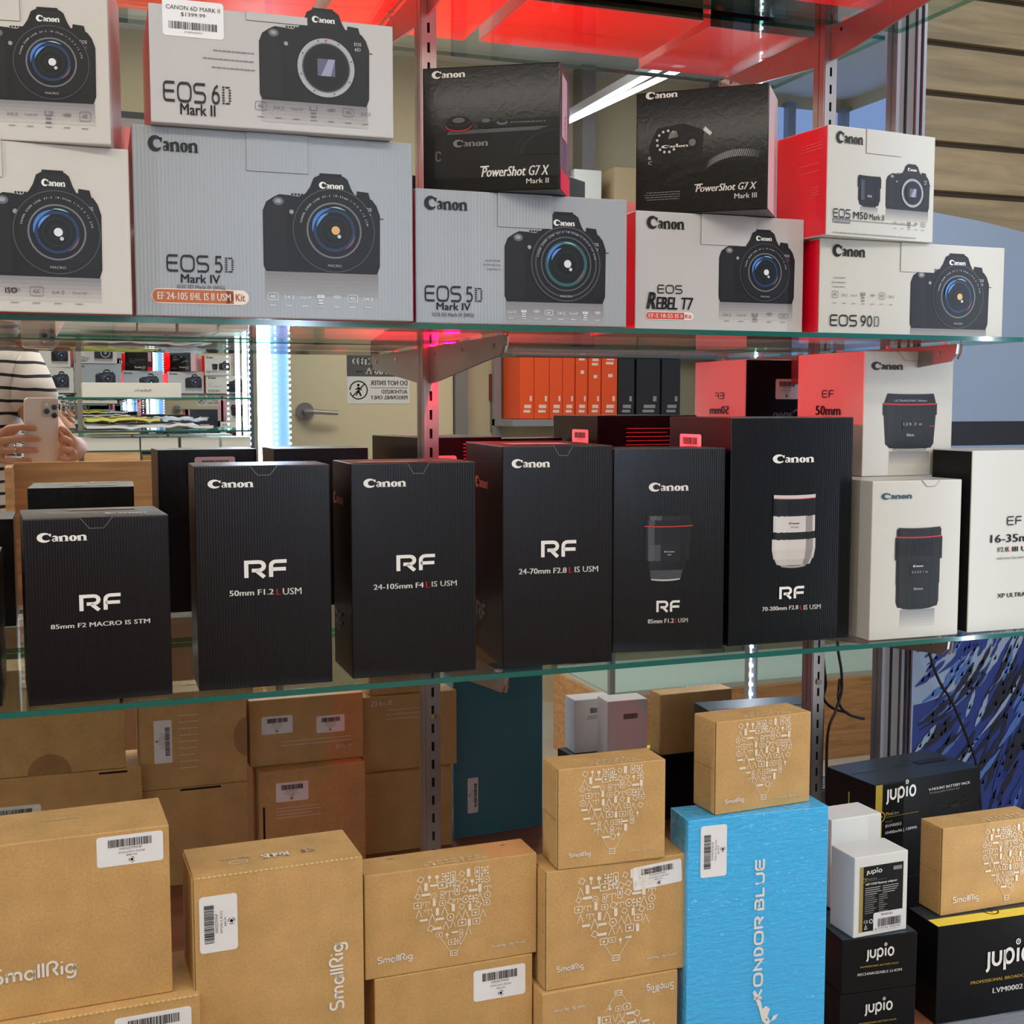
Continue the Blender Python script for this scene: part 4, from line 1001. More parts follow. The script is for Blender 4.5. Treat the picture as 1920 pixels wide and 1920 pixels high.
  ('txt', 0.077, 0.0279, 0.1196, 0.0318, 'LVM0002', 'wt')],
 'VM': [('stripe', 0.0015, 0.0134, 0.0129, 0.1325),
  ('jupio', 0.0184, 0.1035, 0.07, 0.1168, 'wt'),
  ('proline', 0.0045, 0.0894, 0.0756, 0.0923),
  ('txt', 0.0185, 0.0731, 0.0457, 0.0753, 'BVM0003', 'wt'),
  ('txt', 0.0188, 0.0631, 0.0729, 0.064, '10400mAh | 150Wh', 'wt'),
  ('txt', 0.0917, 0.1116, 0.1663, 0.1114, 'V-MOUNT BATTERY PACK', 'wt'),
  ('txt', 0.0938, 0.1063, 0.1472, 0.1045, 'Rechargeable Lithium Ion', 'gy2'),
  ('txt', 0.0183, 0.0795, 0.03, 0.0813, 'Model', 'gy2'),
  ('vdev', 0.1004, 0.08, 0.1768, 0.0959)],
}
EXTRA = {
 'SA2': [('sticker90x', 0, 0, 0, 0, ''), ('sticker', 0.188, 0.150, 0.254, 0.182, 'X003VDB5O5|SMALLRIG BLK|$79.99', 'price'), ('perf', 0, 0.1905, 0.262, 0.1905)],
 'SC2': [('sticker', 0.1015, 0.124, 0.157, 0.156, 'X003ZTPSNP|SMALLRIG RS/NE|$69.99', 'price')],
 'SF': [('srig180', 0.116, 0.112, 0.148, 0.123, 'wt'), ('txt180', 0.012, 0.110, 0.046, 0.115, 'Small Rig · Big Dream', 'wt'), ('balloon180', 0.040, 0.034, 0.128, 0.119)],
 'SB': [('perf', 0, 0.2952, 0.1563, 0.2952)],
 'SB:L': [('flap', 0.002, 0.002, 0.079, 0.293)],
 'SD:L': [('flap', 0.003, 0.002, 0.0445, 0.101)],
 'SG:L': [('flap', 0.003, 0.002, 0.0425, 0.097)],
 'SE:L': [('flap', 0.003, 0.002, 0.0485, 0.121)],
 'SH:L': [('flap', 0.003, 0.002, 0.0385, 0.104)],
 'SC:T': [('dotg', 0.03, 0.033, 0.04, 0.036), ('dotg', 0.15, 0.03, 0.156, 0.033)],
 'SA:K': [('thumb', 0.075, 0.0, 0.135, 0.03), ('slot', 0.002, 0.09, 0.006, 0.15)],
 'SA2:K': [('sticker', 0.14, 0.11, 0.215, 0.15, 'X0018|COLORADO|RIG', 'price'), ('slot', 0.02, 0.185, 0.06, 0.188)],
 'SB:K': [('sticker90', 0.11, 0.19, 0.136, 0.255, 'COL3609|SMALLRIG|RIG', 'price'), ('lines', 0.07, 0.18, 0.10, 0.26, 9, 'wt'), ('slot', 0.04, 0.145, 0.1, 0.148), ('seam', 0, 0.15, 0.156, 0.15), ('thumb90', 0.0, 0.19, 0.02, 0.25)],
 'SC:K': [('sticker', 0.112, 0.05, 0.16, 0.078, 'COLLAR|SMALLRIG|RIG', 'price'), ('sticker', 0.03, 0.045, 0.075, 0.072, 'COLLAR2|SMALLRIG|RIG', 'price'), ('lines', 0.02, 0.03, 0.13, 0.036, 2, 'wt'), ('txt', 0.02, 0.018, 0.045, 0.023, 'RoHS', 'wt')],
 'SC2:K': [('sticker', 0.09, 0.115, 0.14, 0.145, 'COL2038|SMALLRIG|RIG', 'price'), ('lines', 0.07, 0.09, 0.14, 0.105, 4, 'wt'), ('slot', 0.157, 0.05, 0.160, 0.11)],
 'SE:K': [('lines', 0.03, 0.085, 0.12, 0.1, 3, 'wt'), ('txt', 0.11, 0.108, 0.145, 0.113, 'RoHS', 'wt')],
 'SD:K': [('sticker', 0.02, 0.03, 0.05, 0.055, 'COL|SMALLRIG|RIG', 'price'), ('lines', 0.02, 0.012, 0.1, 0.02, 3, 'wt')],
 'KB:K': [('sticker90', 0.12, 0.04, 0.139, 0.1, 'KONDOR|BLUE|KB', 'price')],
 'WB:K': [('barc', 0.018, 0.068, 0.044, 0.077), ('lines', 0.012, 0.058, 0.05, 0.063, 3, 'gy')],
 'WB2:K': [('barc', 0.018, 0.075, 0.044, 0.084)],
 'LV:T': [('rectc', 0.0004, 0.0004, 0.2396, 0.02, (226, 200, 70)), ('plusring', 0.075, 0.012, 0.1, 0.03)],
 'LV:L': [('txt', 0.001, 0.03, 0.02, 0.045, 'O', 'gy2'), ('txt', 0.002, 0.02, 0.02, 0.026, '02', 'wt')],
 'VM:L': [('txtup', 0.03, 0.045, 0.038, 0.085, 'jupio', 'wt'), ('rectc', 0.046, 0.055, 0.0485, 0.11, (170, 146, 52)), ('lines', 0.05, 0.03, 0.08, 0.05, 6, 'gd')],
 'VM:T': [('txt', 0.01, 0.05, 0.05, 0.056, 'BVM0003', 'gy2'), ('txt', 0.08, 0.05, 0.11, 0.056, 'SEE BOTTOM', 'gy2'), ('rectc', 0.12, 0.045, 0.17, 0.06, (60, 58, 66))],
 'VM:K': [('rectc', 0.12, 0.09, 0.14, 0.11, (190, 140, 110)), ('barc', 0.12, 0.03, 0.14, 0.045), ('rectc', 0.12, 0.06, 0.14, 0.08, (110, 108, 112)), ('txt', 0.03, 0.115, 0.11, 0.119, 'V-MOUNT BATTERY PACK', 'or')],
 'G2:K': [('sticker', 0.075, 0.035, 0.115, 0.075, 'G7X|MARK II|$749', 'price'), ('lines', 0.01, 0.02, 0.06, 0.06, 6, 'pk')],
 'G2:R': [('rectc', 0.012, 0.055, 0.05, 0.118, (196, 160, 166)), ('rectc', 0.002, 0.001, 0.072, 0.022, (226, 10, 40)), ('txtup', 0.03, 0.02, 0.036, 0.08, 'Canon', 'dk')],
 'G3:K': [('lines', 0.01, 0.02, 0.09, 0.06, 6, 'pk'), ('txtup', 0.12, 0.03, 0.13, 0.09, 'Canon', 'wt')],
 'E50:K': [('sticker', 0.045, 0.10, 0.085, 0.13, 'CANON EF|50MM|$1399', 'price'), ('canon', 0.04, 0.07, 0.09, 0.085, 'gy2')],
 'R70:L': [('sticker', 0.03, 0.215, 0.087, 0.2485, 'CANON RF|70-200|$2799', 'price')],
 'R2470:K': [('sticker', 0.07, 0.17, 0.115, 0.215, 'CANON RF|24-70|$2399', 'price'), ('lines', 0.01, 0.21, 0.06, 0.23, 5, 'pk')],
 'R50:K': [('sticker', 0.03, 0.175, 0.085, 0.214, 'CANON RF|50MM|$2299', 'price')],
 'R70:K': [('lines', 0.03, 0.22, 0.12, 0.25, 6, 'pk')],
 'R85m:T': [('canon', 0.075, 0.02, 0.115, 0.035, 'wt'), ('lines', 0.02, 0.04, 0.07, 0.06, 4, 'wt'), ('rectc', 0.045, 0.08, 0.11, 0.1, (150, 120, 116))],
 'R24105:T': [('rectc', 0.01, 0.005, 0.075, 0.02, (206, 170, 170)), ('canon', 0.08, 0.02, 0.12, 0.03, 'wt')],
 'R2470:T': [('rectc', 0.02, 0.04, 0.09, 0.09, (206, 170, 170))],
 'R50:T': [('canon', 0.075, 0.02, 0.115, 0.03, 'wt')],
 'K5:L': [('txtup', 0.05, 0.05, 0.06, 0.12, 'EOS 5D', 'wt')],
 'D90:L': [('lines', 0.04, 0.04, 0.1, 0.08, 5, 'pk')],
}
for _k, _v in EXTRA.items(): ART[_k] = ART.get(_k, []) + _v
# ------------------------------------------------------------------ materials
STEEL = mat('steel', (158, 152, 148), 0.3, 0.7, kind='brushed')
CHROME = mat('chrome', (205, 205, 208), 0.12, 1.0)
ALU = mat('aluminium', (150, 152, 158), 0.4, 0.35)
BLACK = mat('black_plastic', (14, 14, 16), 0.45)
DARKGAP = mat('dark_gap', (16, 14, 15), 0.9)
GLASS = glass_mat('clear_glass', (0.93, 0.975, 0.955))
GLASSEDGE = mat('glass_edge', (28, 92, 84), 0.12, coat=0.6)
MIRROR = mat('mirror_silver', (236, 238, 237), 0.0, 1.0)
PAINT = mat('beige_paint', (196, 184, 152), 0.7)
WOOD = mat('shelf_wood', (206, 156, 104), 0.35, kind='grain')
REDWOOD = mat('deck_wood', (150, 92, 66), 0.4, kind='grain')
KRAFT = mat('kraft', (194, 154, 98), 0.62, spec=0.3, kind='kraft')
KRAFT_D = mat('kraft_shade_print', (160, 120, 76), 0.7, spec=0.3, kind='kraft')
PAPER = mat('label_paper', (232, 231, 232), 0.35)

WHITE_BASE = (194, 187, 178)
WH = mat('white_card', WHITE_BASE, 0.36, coat=0.25, coat_rough=0.25)
WH2 = mat('pale_grey_card', (184, 180, 177), 0.36, coat=0.25, coat_rough=0.25)
GREY = mat('silver_grey_card', (143, 147, 150), 0.34, coat=0.7, coat_rough=0.3, kind='corrugated')
GREY2 = mat('silver_grey_card_light', (150, 154, 158), 0.33, coat=0.7, coat_rough=0.3, kind='corrugated')
RED = mat('red_card', (240, 0, 40), 0.34, coat=0.3, coat_rough=0.2)
BK = mat('black_card', (13, 10, 12), 0.34, spec=.28, coat=0.12, coat_rough=0.22, kind='corrugated', k=1.3)
BKG = mat('black_gloss_card', (8, 8, 9), 0.32, spec=.22, coat=0.3, coat_rough=0.22, kind='leather')
BKN = mat('navy_black_card', (11, 13, 17), 0.3, spec=.3, coat=0.2, coat_rough=0.2, kind='corrugated', k=1.3)
JBK = mat('matt_black_card', (13, 13, 15), 0.42, spec=.25)
JTOP = mat('blue_black_card', (36, 48, 58), 0.35)
CREAM = mat('cream_card', (190, 186, 175), 0.38, coat=0.2, coat_rough=0.25)
CYAN = mat('blue_wrapped_card', (58, 180, 240), 0.3, coat=1.0, coat_rough=0.06, kind='wrap')
WPLAIN = mat('plain_white_card', (215, 215, 210), 0.42)
DKSIDE = mat('dark_side_card', (58, 34, 36), 0.35)
TRANS = mat('pink_white_card', (206, 180, 180), 0.35)

DK = 0.581; S1 = 1.385; S2 = 1.018; S0 = 1.84
MB_ = MB
BOX = {}
def carton(key, name, label, pose, m, base, mm=None, group=None, bevel=0.0012, cat='box', lid=None):
    X, Y, yaw, w, d, h, z = pose
    root = empty(name, (X, Y, z), (0, 0, yaw))
    tag(root, label, cat, group)
    mb = MB(); mb.box((0, 0, 0.0002), (w, d, h - 0.0002), m, mm)
    o = mb.build('carton_body', root, bevel=bevel)
    for p in o.data.polygons:           # folded paper edges keep the front colour
        if max(abs(p.normal.x), abs(p.normal.y), abs(p.normal.z)) < .985: p.material_index = o.data.materials.find(m.name)
    _am[root.name] = m
    BOX[key] = root
    for fk in ('', ':L', ':T', ':R', ':K', ':U'):
        items = ART.get(key + fk)
        if items: add_art(root, Face(w, d, h, fk[1:] or 'F'), items, base)
    return root

CB = (30, 28, 31)
def canon_w(key, label, pose, m=WH, base=WHITE_BASE, left=RED, back=None, bottom=RED, right=None, top=None):
    mm = {'front': m, 'left': left, 'bottom': bottom, 'back': back or WH}
    if right: mm['right'] = right
    if top: mm['top'] = top
    return carton(key, 'camera_box', label, pose, m, base, mm, 'camera cartons on the upper glass shelf')
# ------------------------------------------------------------------ the shop room
XL, XR, YB, YF, ZT = -2.7, 3.5, -3.45, 0.06, 2.72
def slab_obj(name, lo, hi, m, kind='structure', parent=None, bevel=0):
    mb = MB(); mb.box(lo, hi, m); o = mb.build(name, parent, bevel=bevel)
    if kind and not parent: o['kind'] = kind
    return o
FLOOR = mat('floor_tile', (176, 168, 154), 0.35)
CEIL = mat('ceiling_tile', (214, 210, 200), 0.8)
slab_obj('floor', (XL, YB, -0.05), (XR, YF, 0), FLOOR)
slab_obj('ceiling', (XL, YB, ZT), (XR, YF, ZT + .05), CEIL)
slab_obj('wall_left', (XL - .05, YB, 0), (XL, YF, ZT), PAINT)
slab_obj('wall_back', (XL, YF, 0), (XR, YF + .05, ZT), PAINT)
slab_obj('wall_front', (XL, YB - .05, 0), (XR, YB, ZT), PAINT)
slab_obj('wall_right', (XR, YB, 0), (XR + .05, YF, ZT), PAINT)

# ceiling fixtures
DIFF = emit_mat('troffer_diffuser', (1, .95, .86), 3.0)
for i, (x, y, w, lb) in enumerate(((0.5, -2.2, 2.4, 'long ceiling light panel over the middle of the shop'), (-1.3, -2.0, 1.2, 'short ceiling light panel over the left side'), (2.6, -1.6, 1.2, 'short ceiling light panel over the right side'))):
    r = tag(empty('ceiling_light', (x, y, ZT)), lb, 'light', 'ceiling light panels')
    mb = MB(); mb.box((-w / 2 - .02, -.27, -.03), (w / 2 + .02, .27, 0), ALU); mb.build('light_frame', r)
    mb = MB(); mb.box((-w / 2, -.25, -.04), (w / 2, .25, -.0305), DIFF); mb.build('light_diffuser', r)

# shop windows in the far right corner, blue daylight behind them
SKYB = emit_mat('daylight', (.30, .46, .86), .75)
mb = MB(); mb.box((XR - .012, -3.44, 1.0), (XR - .004, -1.4, 2.66), SKYB); w = mb.build('window_1'); w['kind'] = 'structure'
for y in (-3.42, -2.75, -2.08, -1.41):
    mb = MB(); mb.box((XR - .05, y - .02, .98), (XR - .002, y + .02, 2.68), ALU); mb.build('window_frame', w)
mb = MB(); mb.box((XR - .05, -3.44, .98), (XR - .0125, -1.40, 1.02), ALU); mb.build('window_frame', w)
mb = MB(); mb.box((2.84, YB + .004, 1.0), (XR - .02, YB + .012, 2.66), SKYB); w = mb.build('window_2'); w['kind'] = 'structure'
for x in (2.84, 3.18):
    mb = MB(); mb.box((x - .02, YB + .002, .98), (x + .02, YB + .05, 2.68), ALU); mb.build('window_frame', w)

# ------------------------------------------------------------------ mirror-backed display case
t = empty('display_case', (0, 0, 0)); tag(t, 'mirror-backed shop display case with slotted steel uprights', 'display case')
CASE = t
mb = MB(); mb.box((-1.3, 0.0, DK - .02), (1.153, 0.006, 2.45), MIRROR); mb.build('mirror_panel', t)
mb = MB(); mb.box((-1.3, 0.0065, DK - .03), (1.153, 0.03, 2.47), BLACK); mb.build('mirror_backing', t)
mb = MB(); mb.box((-1.3, -.40, DK - .03), (1.20, -.0005, DK), REDWOOD, {'top': REDWOOD}); mb.build('deck_board', t)
mb = MB(); mb.box((-1.3, -.478, DK - .03), (1.9, -.4005, DK - .004), ALU)
for k in range(7): mb.box((-1.3, -.472 + k * .0105, DK - .004), (1.9, -.467 + k * .0105, DK - .0006), ALU)
mb.build('door_track', t)
mb = MB(); mb.box((-1.3, -.46, .08), (1.20, -.001, DK - .031), WOOD); mb.build('base_cabinet', t)
mb = MB(); mb.box((-1.28, -.42, 0.0), (1.18, -.02, .079), BLACK); mb.build('plinth', t)
# aluminium corner profile between mirror and slat wall
for x0, x1, y0, m in ((1.1535, 1.1590, -.012, ALU), (1.1592, 1.1715, -.006, mat('grey_metal', (128, 124, 122), .5, .2)), (1.1717, 1.1735, -.001, DARKGAP), (1.1737, 1.1855, -.010, mat('grey_metal', (128, 124, 122))), (1.1857, 1.1870, -.001, DARKGAP), (1.1872, 1.1925, -.014, ALU), (1.1927, 1.1965, -.001, DARKGAP), (1.1967, 1.2015, -.016, mat('bright_trim', (168, 172, 180), .4, .5))):
    mb = MB(); mb.box((x0, y0, DK), (x1, .02, 2.47), m); mb.build('corner_profile', t)
# slotted steel uprights
PITCH = 0.0240
def upright(px):
    r = MB(); w, d = .021, .013; x0, x1 = px - w / 2, px + w / 2; z0, z1 = DK + .001, 2.44
    r.box((x0, -d, z0), (x0 + .0012, -.0006, z1), STEEL); r.box((x1 - .0012, -d, z0), (x1, -.0006, z1), STEEL)
    r.box((x0 + .0013, -d - .0012, z0), (px - .0018, -d + .0002, z1), STEEL); r.box((px + .0018, -d - .0012, z0), (x1 - .0013, -d + .0002, z1), STEEL)
    k = 0; z = z0 + .006
    r.box((px - .0018, -d - .0012, z0), (px + .0018, -d + .0002, z), STEEL)
    while z + PITCH < z1:
        r.box((px - .0018, -d - .0012, z + .0125), (px + .0018, -d + .0002, z + PITCH), STEEL); z += PITCH
    o = r.build('slotted_upright', CASE, fix=False)
    g = MB(); g.box((px - .004, -d + .0015, z0), (px + .004, -.001, z1), DARKGAP); g.build('slot_shadow', o)
    s = MB(); s.tube([(px, -d - .0013, .8977), (px, -d - .004, .8977)], .0045, CHROME, 12); s.build('screw', o)
for px in (-.14, .45, 1.04): upright(px)
def bracket(px, ztop, label_where):
    r = MB(); zt = ztop - .0085
    P = [(-.0145, zt), (-.0145, zt - .046), (-.03, zt - .046), (-.245, zt - .024), (-.28, zt - .021), (-.291, zt - .012), (-.293, zt), (-.0145, zt)][:-1]
    r.prism([(a, b) for a, b in P], 'x', px - .0016, px + .0016, STEEL)
    root = r.build('shelf_bracket'); tag(root, 'steel bracket holding %s' % label_where, 'bracket', 'steel shelf brackets')
    c = MB(); c.tube([(px, -.293, zt - .018), (px, -.2975, zt - .012), (px, -.299, zt - .002), (px, -.2975, zt + .004)], .0014, CHROME, 8); c.build('front_hook', root)
    for y in (-.27, -.16, -.05):
        c = MB(); c.tube([(px, y, zt + .0001), (px, y, zt + .0022)], .005, mat('clear_rubber', (190, 180, 180), .3), 10); c.build('rubber_pad', root)
        c = MB(); c.tube([(px - .0026, y + .01, zt - .010), (px + .0026, y + .01, zt - .010)], .0026, CHROME, 8); c.build('rivet', root)
for zs, wn in ((S1, 'the upper glass shelf'), (S2, 'the middle glass shelf'), (S0, 'the top glass shelf')):
    for px, side in ((-.14, 'at its left end'), (.45, 'at the middle upright'), (1.04, 'at its right end')): bracket(px, zs, wn + ' ' + side)
EDGE2 = glass_mat('green_edge_glass', (.42, .74, .66))
def glass_shelf(x0, x1, y0, y1, z, label):
    mb = MB(); mb.box((x0, y0 + .0022, z - .006), (x1, y1, z), GLASS); o = mb.build('glass_shelf', fix=True)
    tag(o, label, 'shelf', 'glass shelves of the display case')
    e = MB(); e.box((x0, y0, z - .0058), (x1, y0 + .0021, z - .0002), GLASSEDGE); e.build('polished_edge', o)
    e = MB(); e.box((x1 + .0001, y0, z - .0058), (x1 + .0018, y1, z - .0002), EDGE2); e.build('polished_edge', o)
    e = MB(); e.box((x0, y1 + .0001, z - .0058), (x1, y1 + .0016, z - .0002), EDGE2); e.build('polished_edge', o)
    return o
glass_shelf(-1.2, 1.112, -.322, -.018, S1 - .0004, 'upper glass shelf carrying the camera boxes')
glass_shelf(-1.2, 1.19, -.313, -.018, S2 - .0004, 'middle glass shelf carrying the lens boxes')
glass_shelf(-1.2, 1.152, -.315, -.018, S0 - .0004, 'top glass shelf seen from below with red box bottoms')

# slat wall to the right: each board its own piece
SLAT = mat('slat_board', (148, 132, 100), 0.6, kind='grain')
sw = MB(); sw.box((1.202, .004, 0.0), (XR, .055, 2.5), mat('groove_shadow_board', (96, 82, 66), .8)); sw = sw.build('wall_slats'); sw['kind'] = 'structure'
for k in range(-8, 18):
    z = 1.8298 - .0718 * k
    if z < .08 or z > 2.45: continue
    mb = MB(); mb.box((1.2022, -.010, z - .0718 + .0045), (XR, .0038, z - .0045), SLAT); mb.build('slat', sw, bevel=.0012)

# ------------------------------------------------------------------ printed banner on the slat wall
bn = empty('printed_banner', (1.1975, -.026, .62)); tag(bn, 'blue painted banner hanging on the slat wall at right', 'banner')
PALE = mat('banner_pale_blue', (136, 153, 176), 0.55); NAVY = mat('banner_navy', (34, 52, 118), 0.55); INKB = mat('banner_ink', (26, 30, 48), 0.55); MIDB = mat('banner_mid_blue', (70, 104, 168), .55)
mb = MB(); mb.prism([(0, 0), (1.3, 0), (1.3, .80), (.30, .925), (.10, .955), (0, .965)], 'y', 0, .004, PALE); mb.build('banner_sheet', bn)
mb = MB(); mb.prism([(0, .622), (1.3, .622), (1.3, .658), (0, .658)], 'y', -.0008, -.0001, mat('banner_black_band', (36, 37, 44), .5)); mb.build('painted_band', bn)
mb = MB(); rnd = random.Random(11)
cx, cz = -.02, .50
arc_ = [(cx + .27 * cos(radians(a_)), cz + .27 * sin(radians(a_))) for a_ in range(-85, 1, 5)]
mb.poly([(0, -.0003, 0), (1.3, -.0003, 0), (1.3, -.0003, .5)] + [(x, -.0003, z) for x, z in reversed(arc_) if x > 0] , NAVY)
mb.poly([(0, -.0004, 0), (1.3, -.0004, 0), (1.3, -.0004, .1), (.5, -.0004, .04), (.2, -.0004, .02), (0, -.0004, .05)], INKB)
for k in range(620):      # sweeping brush strokes, level at left and climbing steeply to the right
    R = .13 + .62 * rnd.random() ** 1.1; a0 = rnd.uniform(-96, -8); ln = rnd.uniform(6, 22) * .3 / R; w = rnd.uniform(.004, .0115)
    n = 10; P = []; wd = []
    for i in range(n + 1):
        a_ = radians(a0 + ln * i / n); r_ = R * (1 - .10 * (i / n)); P.append((cx + r_ * 1.05 * cos(a_), cz + r_ * sin(a_)))
        wd.append(w * (sin(pi * (i + .2) / (n + .4)) ** .6) * (1 + .22 * sin(i * 2.1 + k)))
    if any(x < 0.0005 or z < 0.002 or z > .60 or x > 1.29 for x, z in P): continue
    q_ = rnd.random()
    m = (NAVY if q_ < .75 else MIDB) if R < .26 else ((INKB if q_ < .48 else (MIDB if q_ < .80 else PALE)) if R < .42 else (INKB if q_ < .6 else (NAVY if q_ < .85 else MIDB)))
    y = -.0006 - .000002 * k
    for q in ribbon(P, wd): mb.poly([(x, y, z) for x, z in q], m)
    for j in range(2):    # feather barbs along the stroke
        i = rnd.randrange(2, n - 1); x, z = P[i]; mb.poly([(x - .002, y, z), (x + .003, y, z), (x + .004, y, z + .009)], m)
mb.build('brush_strokes', bn, fix=False)

for x, y, lb in ((1.306, -.606, 'right'), (-.906, -.606, 'left')):
    s_ = 1 if x > 0 else -1
    mb = MB(); mb.box((x - .004, y - .02, DK), (x + .016, y - .004, 2.42), ALU)
    o = mb.build('led_corner_strip'); tag(o, 'aluminium strip of white LEDs at the front %s corner of the case' % lb, 'light', 'LED corner strips')
    d = MB()
    for k in range(90): d.box((x - .003, y - .001, .62 + k * .0195), (x + .002, y + .002, .6255 + k * .0195), emit_mat('led_dot', (.8, .9, 1.0), 30))
    d.build('led_dots', o)
mb = MB(); mb.box((.4625, -.046, 1.3585), (.4775, -.014, 1.3755), BLACK); o = mb.build('red_led_module'); tag(o, 'small red indicator light beside the middle upright under the upper shelf', 'light')
mb = MB(); mb.tube([(.47, -.0465, 1.367), (.47, -.050, 1.367)], .004, emit_mat('red_led', (1, .02, .02), 30), 12); mb.build('led_lens', o)
# cables hanging in the case
def cable(path, label, r=.0021):
    mb = MB(); P = [Vector(p) for p in path]; Q = []
    for i in range(len(P) - 1):
        a, b, c, d = P[max(i - 1, 0)], P[i], P[i + 1], P[min(i + 2, len(P) - 1)]
        for s in range(6):
            t_ = s / 6; Q.append(.5 * ((2 * b) + (c - a) * t_ + (2 * a - 5 * b + 4 * c - d) * t_ ** 2 + (3 * b - a - 3 * c + d) * t_ ** 3))
    Q.append(P[-1]); mb.tube(Q, r, BLACK, 8); tag(mb.build('power_cable', smooth=True), label, 'cable', 'thin black power cables')
cable([(1.185, -.05, 1.02 - .012), (1.1995, -.06, .9396), (1.2184, -.06, .8958), (1.2419, -.06, .864), (1.2597, -.06, .8316), (1.2725, -.06, .8059), (1.292, -.062, .757), (1.30, -.07, .66), (1.30, -.08, .60)], 'thin black cable hanging in front of the blue banner')
cable([(1.066, -.02, 1.005), (1.068, -.02, .95), (1.074, -.022, .9126), (1.0762, -.02, .8802), (1.0667, -.02, .8531), (1.0536, -.02, .8148), (1.055, -.02, .70), (1.06, -.02, .60)], 'black cable looping down beside the right steel upright')
cable([(1.074, -.018, .9), (1.0721, -.02, .8653), (1.0893, -.02, .8462), (1.1172, -.02, .8364)], 'short black cable end pointing right beside the right upright')

# ------------------------------------------------------------------ red-bottomed boxes on the top shelf (seen from below)
for i, (x0, x1, y0, y1, lb) in enumerate(((.02, .345, -.27, -.06, 'red-bottomed box at the left of the top shelf'), (.362, .584, -.255, -.055, 'red-bottomed box over the middle steel upright'), (.606, .872, -.25, -.05, 'red-bottomed box at the centre of the top shelf'), (.893, 1.108, -.30, -.07, 'red-bottomed box at the right end of the top shelf'))):
    carton('TOP%d' % i, 'camera_box', lb, (x0, y0, 0, x1 - x0, y1 - y0, .17, S0), WH, WHITE_BASE, {'bottom': RED, 'back': BKN, 'left': RED}, 'red-bottomed boxes on the top shelf')
    f = Face(x1 - x0, y1 - y0, .17, 'U'); mb = f.new(); w_, d_ = f.size
    f.put(mb, ribbon([(0.002, d_ * .45), (w_ * .25, d_ * .5), (w_ * .75, d_ * .42), (w_ - .002, d_ * .47)], .0009), (120, 0, 16), 1); mb.build('bottom_flap_seam', BOX['TOP%d' % i], fix=False)

# ------------------------------------------------------------------ opposite side of the shop (seen in the mirror)
OC = empty('wall_display', (0, 0, 0)); tag(OC, 'second display case with mirror and LED corner strips behind the photographer', 'display case')
mb = MB(); mb.box((-1.6, -.0025, 1.03), (.70, .0025, 2.35), MIRROR); mb.build('mirror_panel', OC, loc=(0, -3.27, 0), rot=(0, 0, .0065))
mb = MB(); mb.box((-1.6, -3.33, 1.0), (.72, -3.291, 2.38), BLACK); mb.build('mirror_backing', OC)
mb = MB(); mb.box((-1.6, -3.40, 0), (.72, -2.88, 1.03), WOOD); mb.build('base_cabinet', OC)
LED = emit_mat('led_strip', (.72, .84, 1.0), 16); LEDT = emit_mat('tube_light', (.86, .93, 1.0), 22)
for x in (.694, .722):
    mb = MB(); mb.box((x - .0085, -2.97, 1.06), (x + .0085, -2.955, 2.34), LED); mb.build('led_strip', OC)
for x in (.655, .75, .80):
    mb = MB()
    for k in range(60): mb.box((x - .003, -2.96, 1.06 + k * .021), (x + .003, -2.953, 1.068 + k * .021), LED)
    mb.build('led_dots', OC)
mb = MB(); mb.box((.735, -3.28, 1.03), (.80, -2.97, 2.36), mat('pale_blue_panel', (120, 160, 216), .3)); mb.build('side_panel', OC)
for x in (.086, -.6):
    mb = MB(); mb.box((x - .009, -3.28, 1.03), (x + .009, -3.26, 2.3), STEEL); mb.build('slotted_upright', OC)
for z, lb in ((1.334, 'upper glass shelf opposite with a long white box'), (1.22, 'middle glass shelf opposite with envelopes'), (1.153, 'lower glass shelf opposite with small white boxes')):
    mb = MB(); mb.box((-1.5, -3.24, z - .006), (.66, -2.90, z), GLASS); o = tag(mb.build('glass_shelf'), lb, 'shelf', 'glass shelves of the opposite case')
    e = MB(); e.box((-1.5, -2.8999, z - .006), (.66, -2.898, z), GLASSEDGE); e.build('polished_edge', o)
def simple_box(name, lb, cat, lo, hi, m, grp, bevel=.001, text=None):
    mb = MB(); mb.box((0, 0, 0), (hi[0] - lo[0], hi[1] - lo[1], hi[2] - lo[2]), m); o = mb.build(name, None, loc=lo, bevel=bevel); tag(o, lb, cat, grp)
    return o
simple_box('laptop_box', 'long flat white box on the opposite upper shelf', 'box', (.089, -3.10, 1.334), (.413, -2.90, 1.384), WPLAIN, 'white boxes in the opposite case')
f = MB(); [f.poly([(.10 + .124 - a, .2008, b) for a, b in q], ink('gy')) for q in fit(text_polys('MacBook Pro'), (0, .02, .055, .029))]; f.build('lettering', bpy.data.objects['laptop_box'], fix=False)
for x0, x1, z0, h, lb in ((.02, .27, 1.153, .042, 'white box left on the lower opposite shelf'), (.275, .40, 1.153, .042, 'white box centre on the lower opposite shelf'), (.41, .54, 1.153, .042, 'white box right of centre on the lower opposite shelf'), (.55, .65, 1.153, .042, 'white box right on the lower opposite shelf'),
                          (-.36, -.05, 1.334, .12, 'tall white box behind the photographer'), (-.8, -.45, 1.153, .05, 'wide white box low behind the photographer'), (.02, .24, 1.034, .05, 'white box on the opposite counter, left'), (.27, .5, 1.034, .05, 'white box on the opposite counter, right')):
    simple_box('white_box', lb, 'box', (x0, -3.12, z0), (x1, -2.91, z0 + h), WPLAIN, 'white boxes in the opposite case')
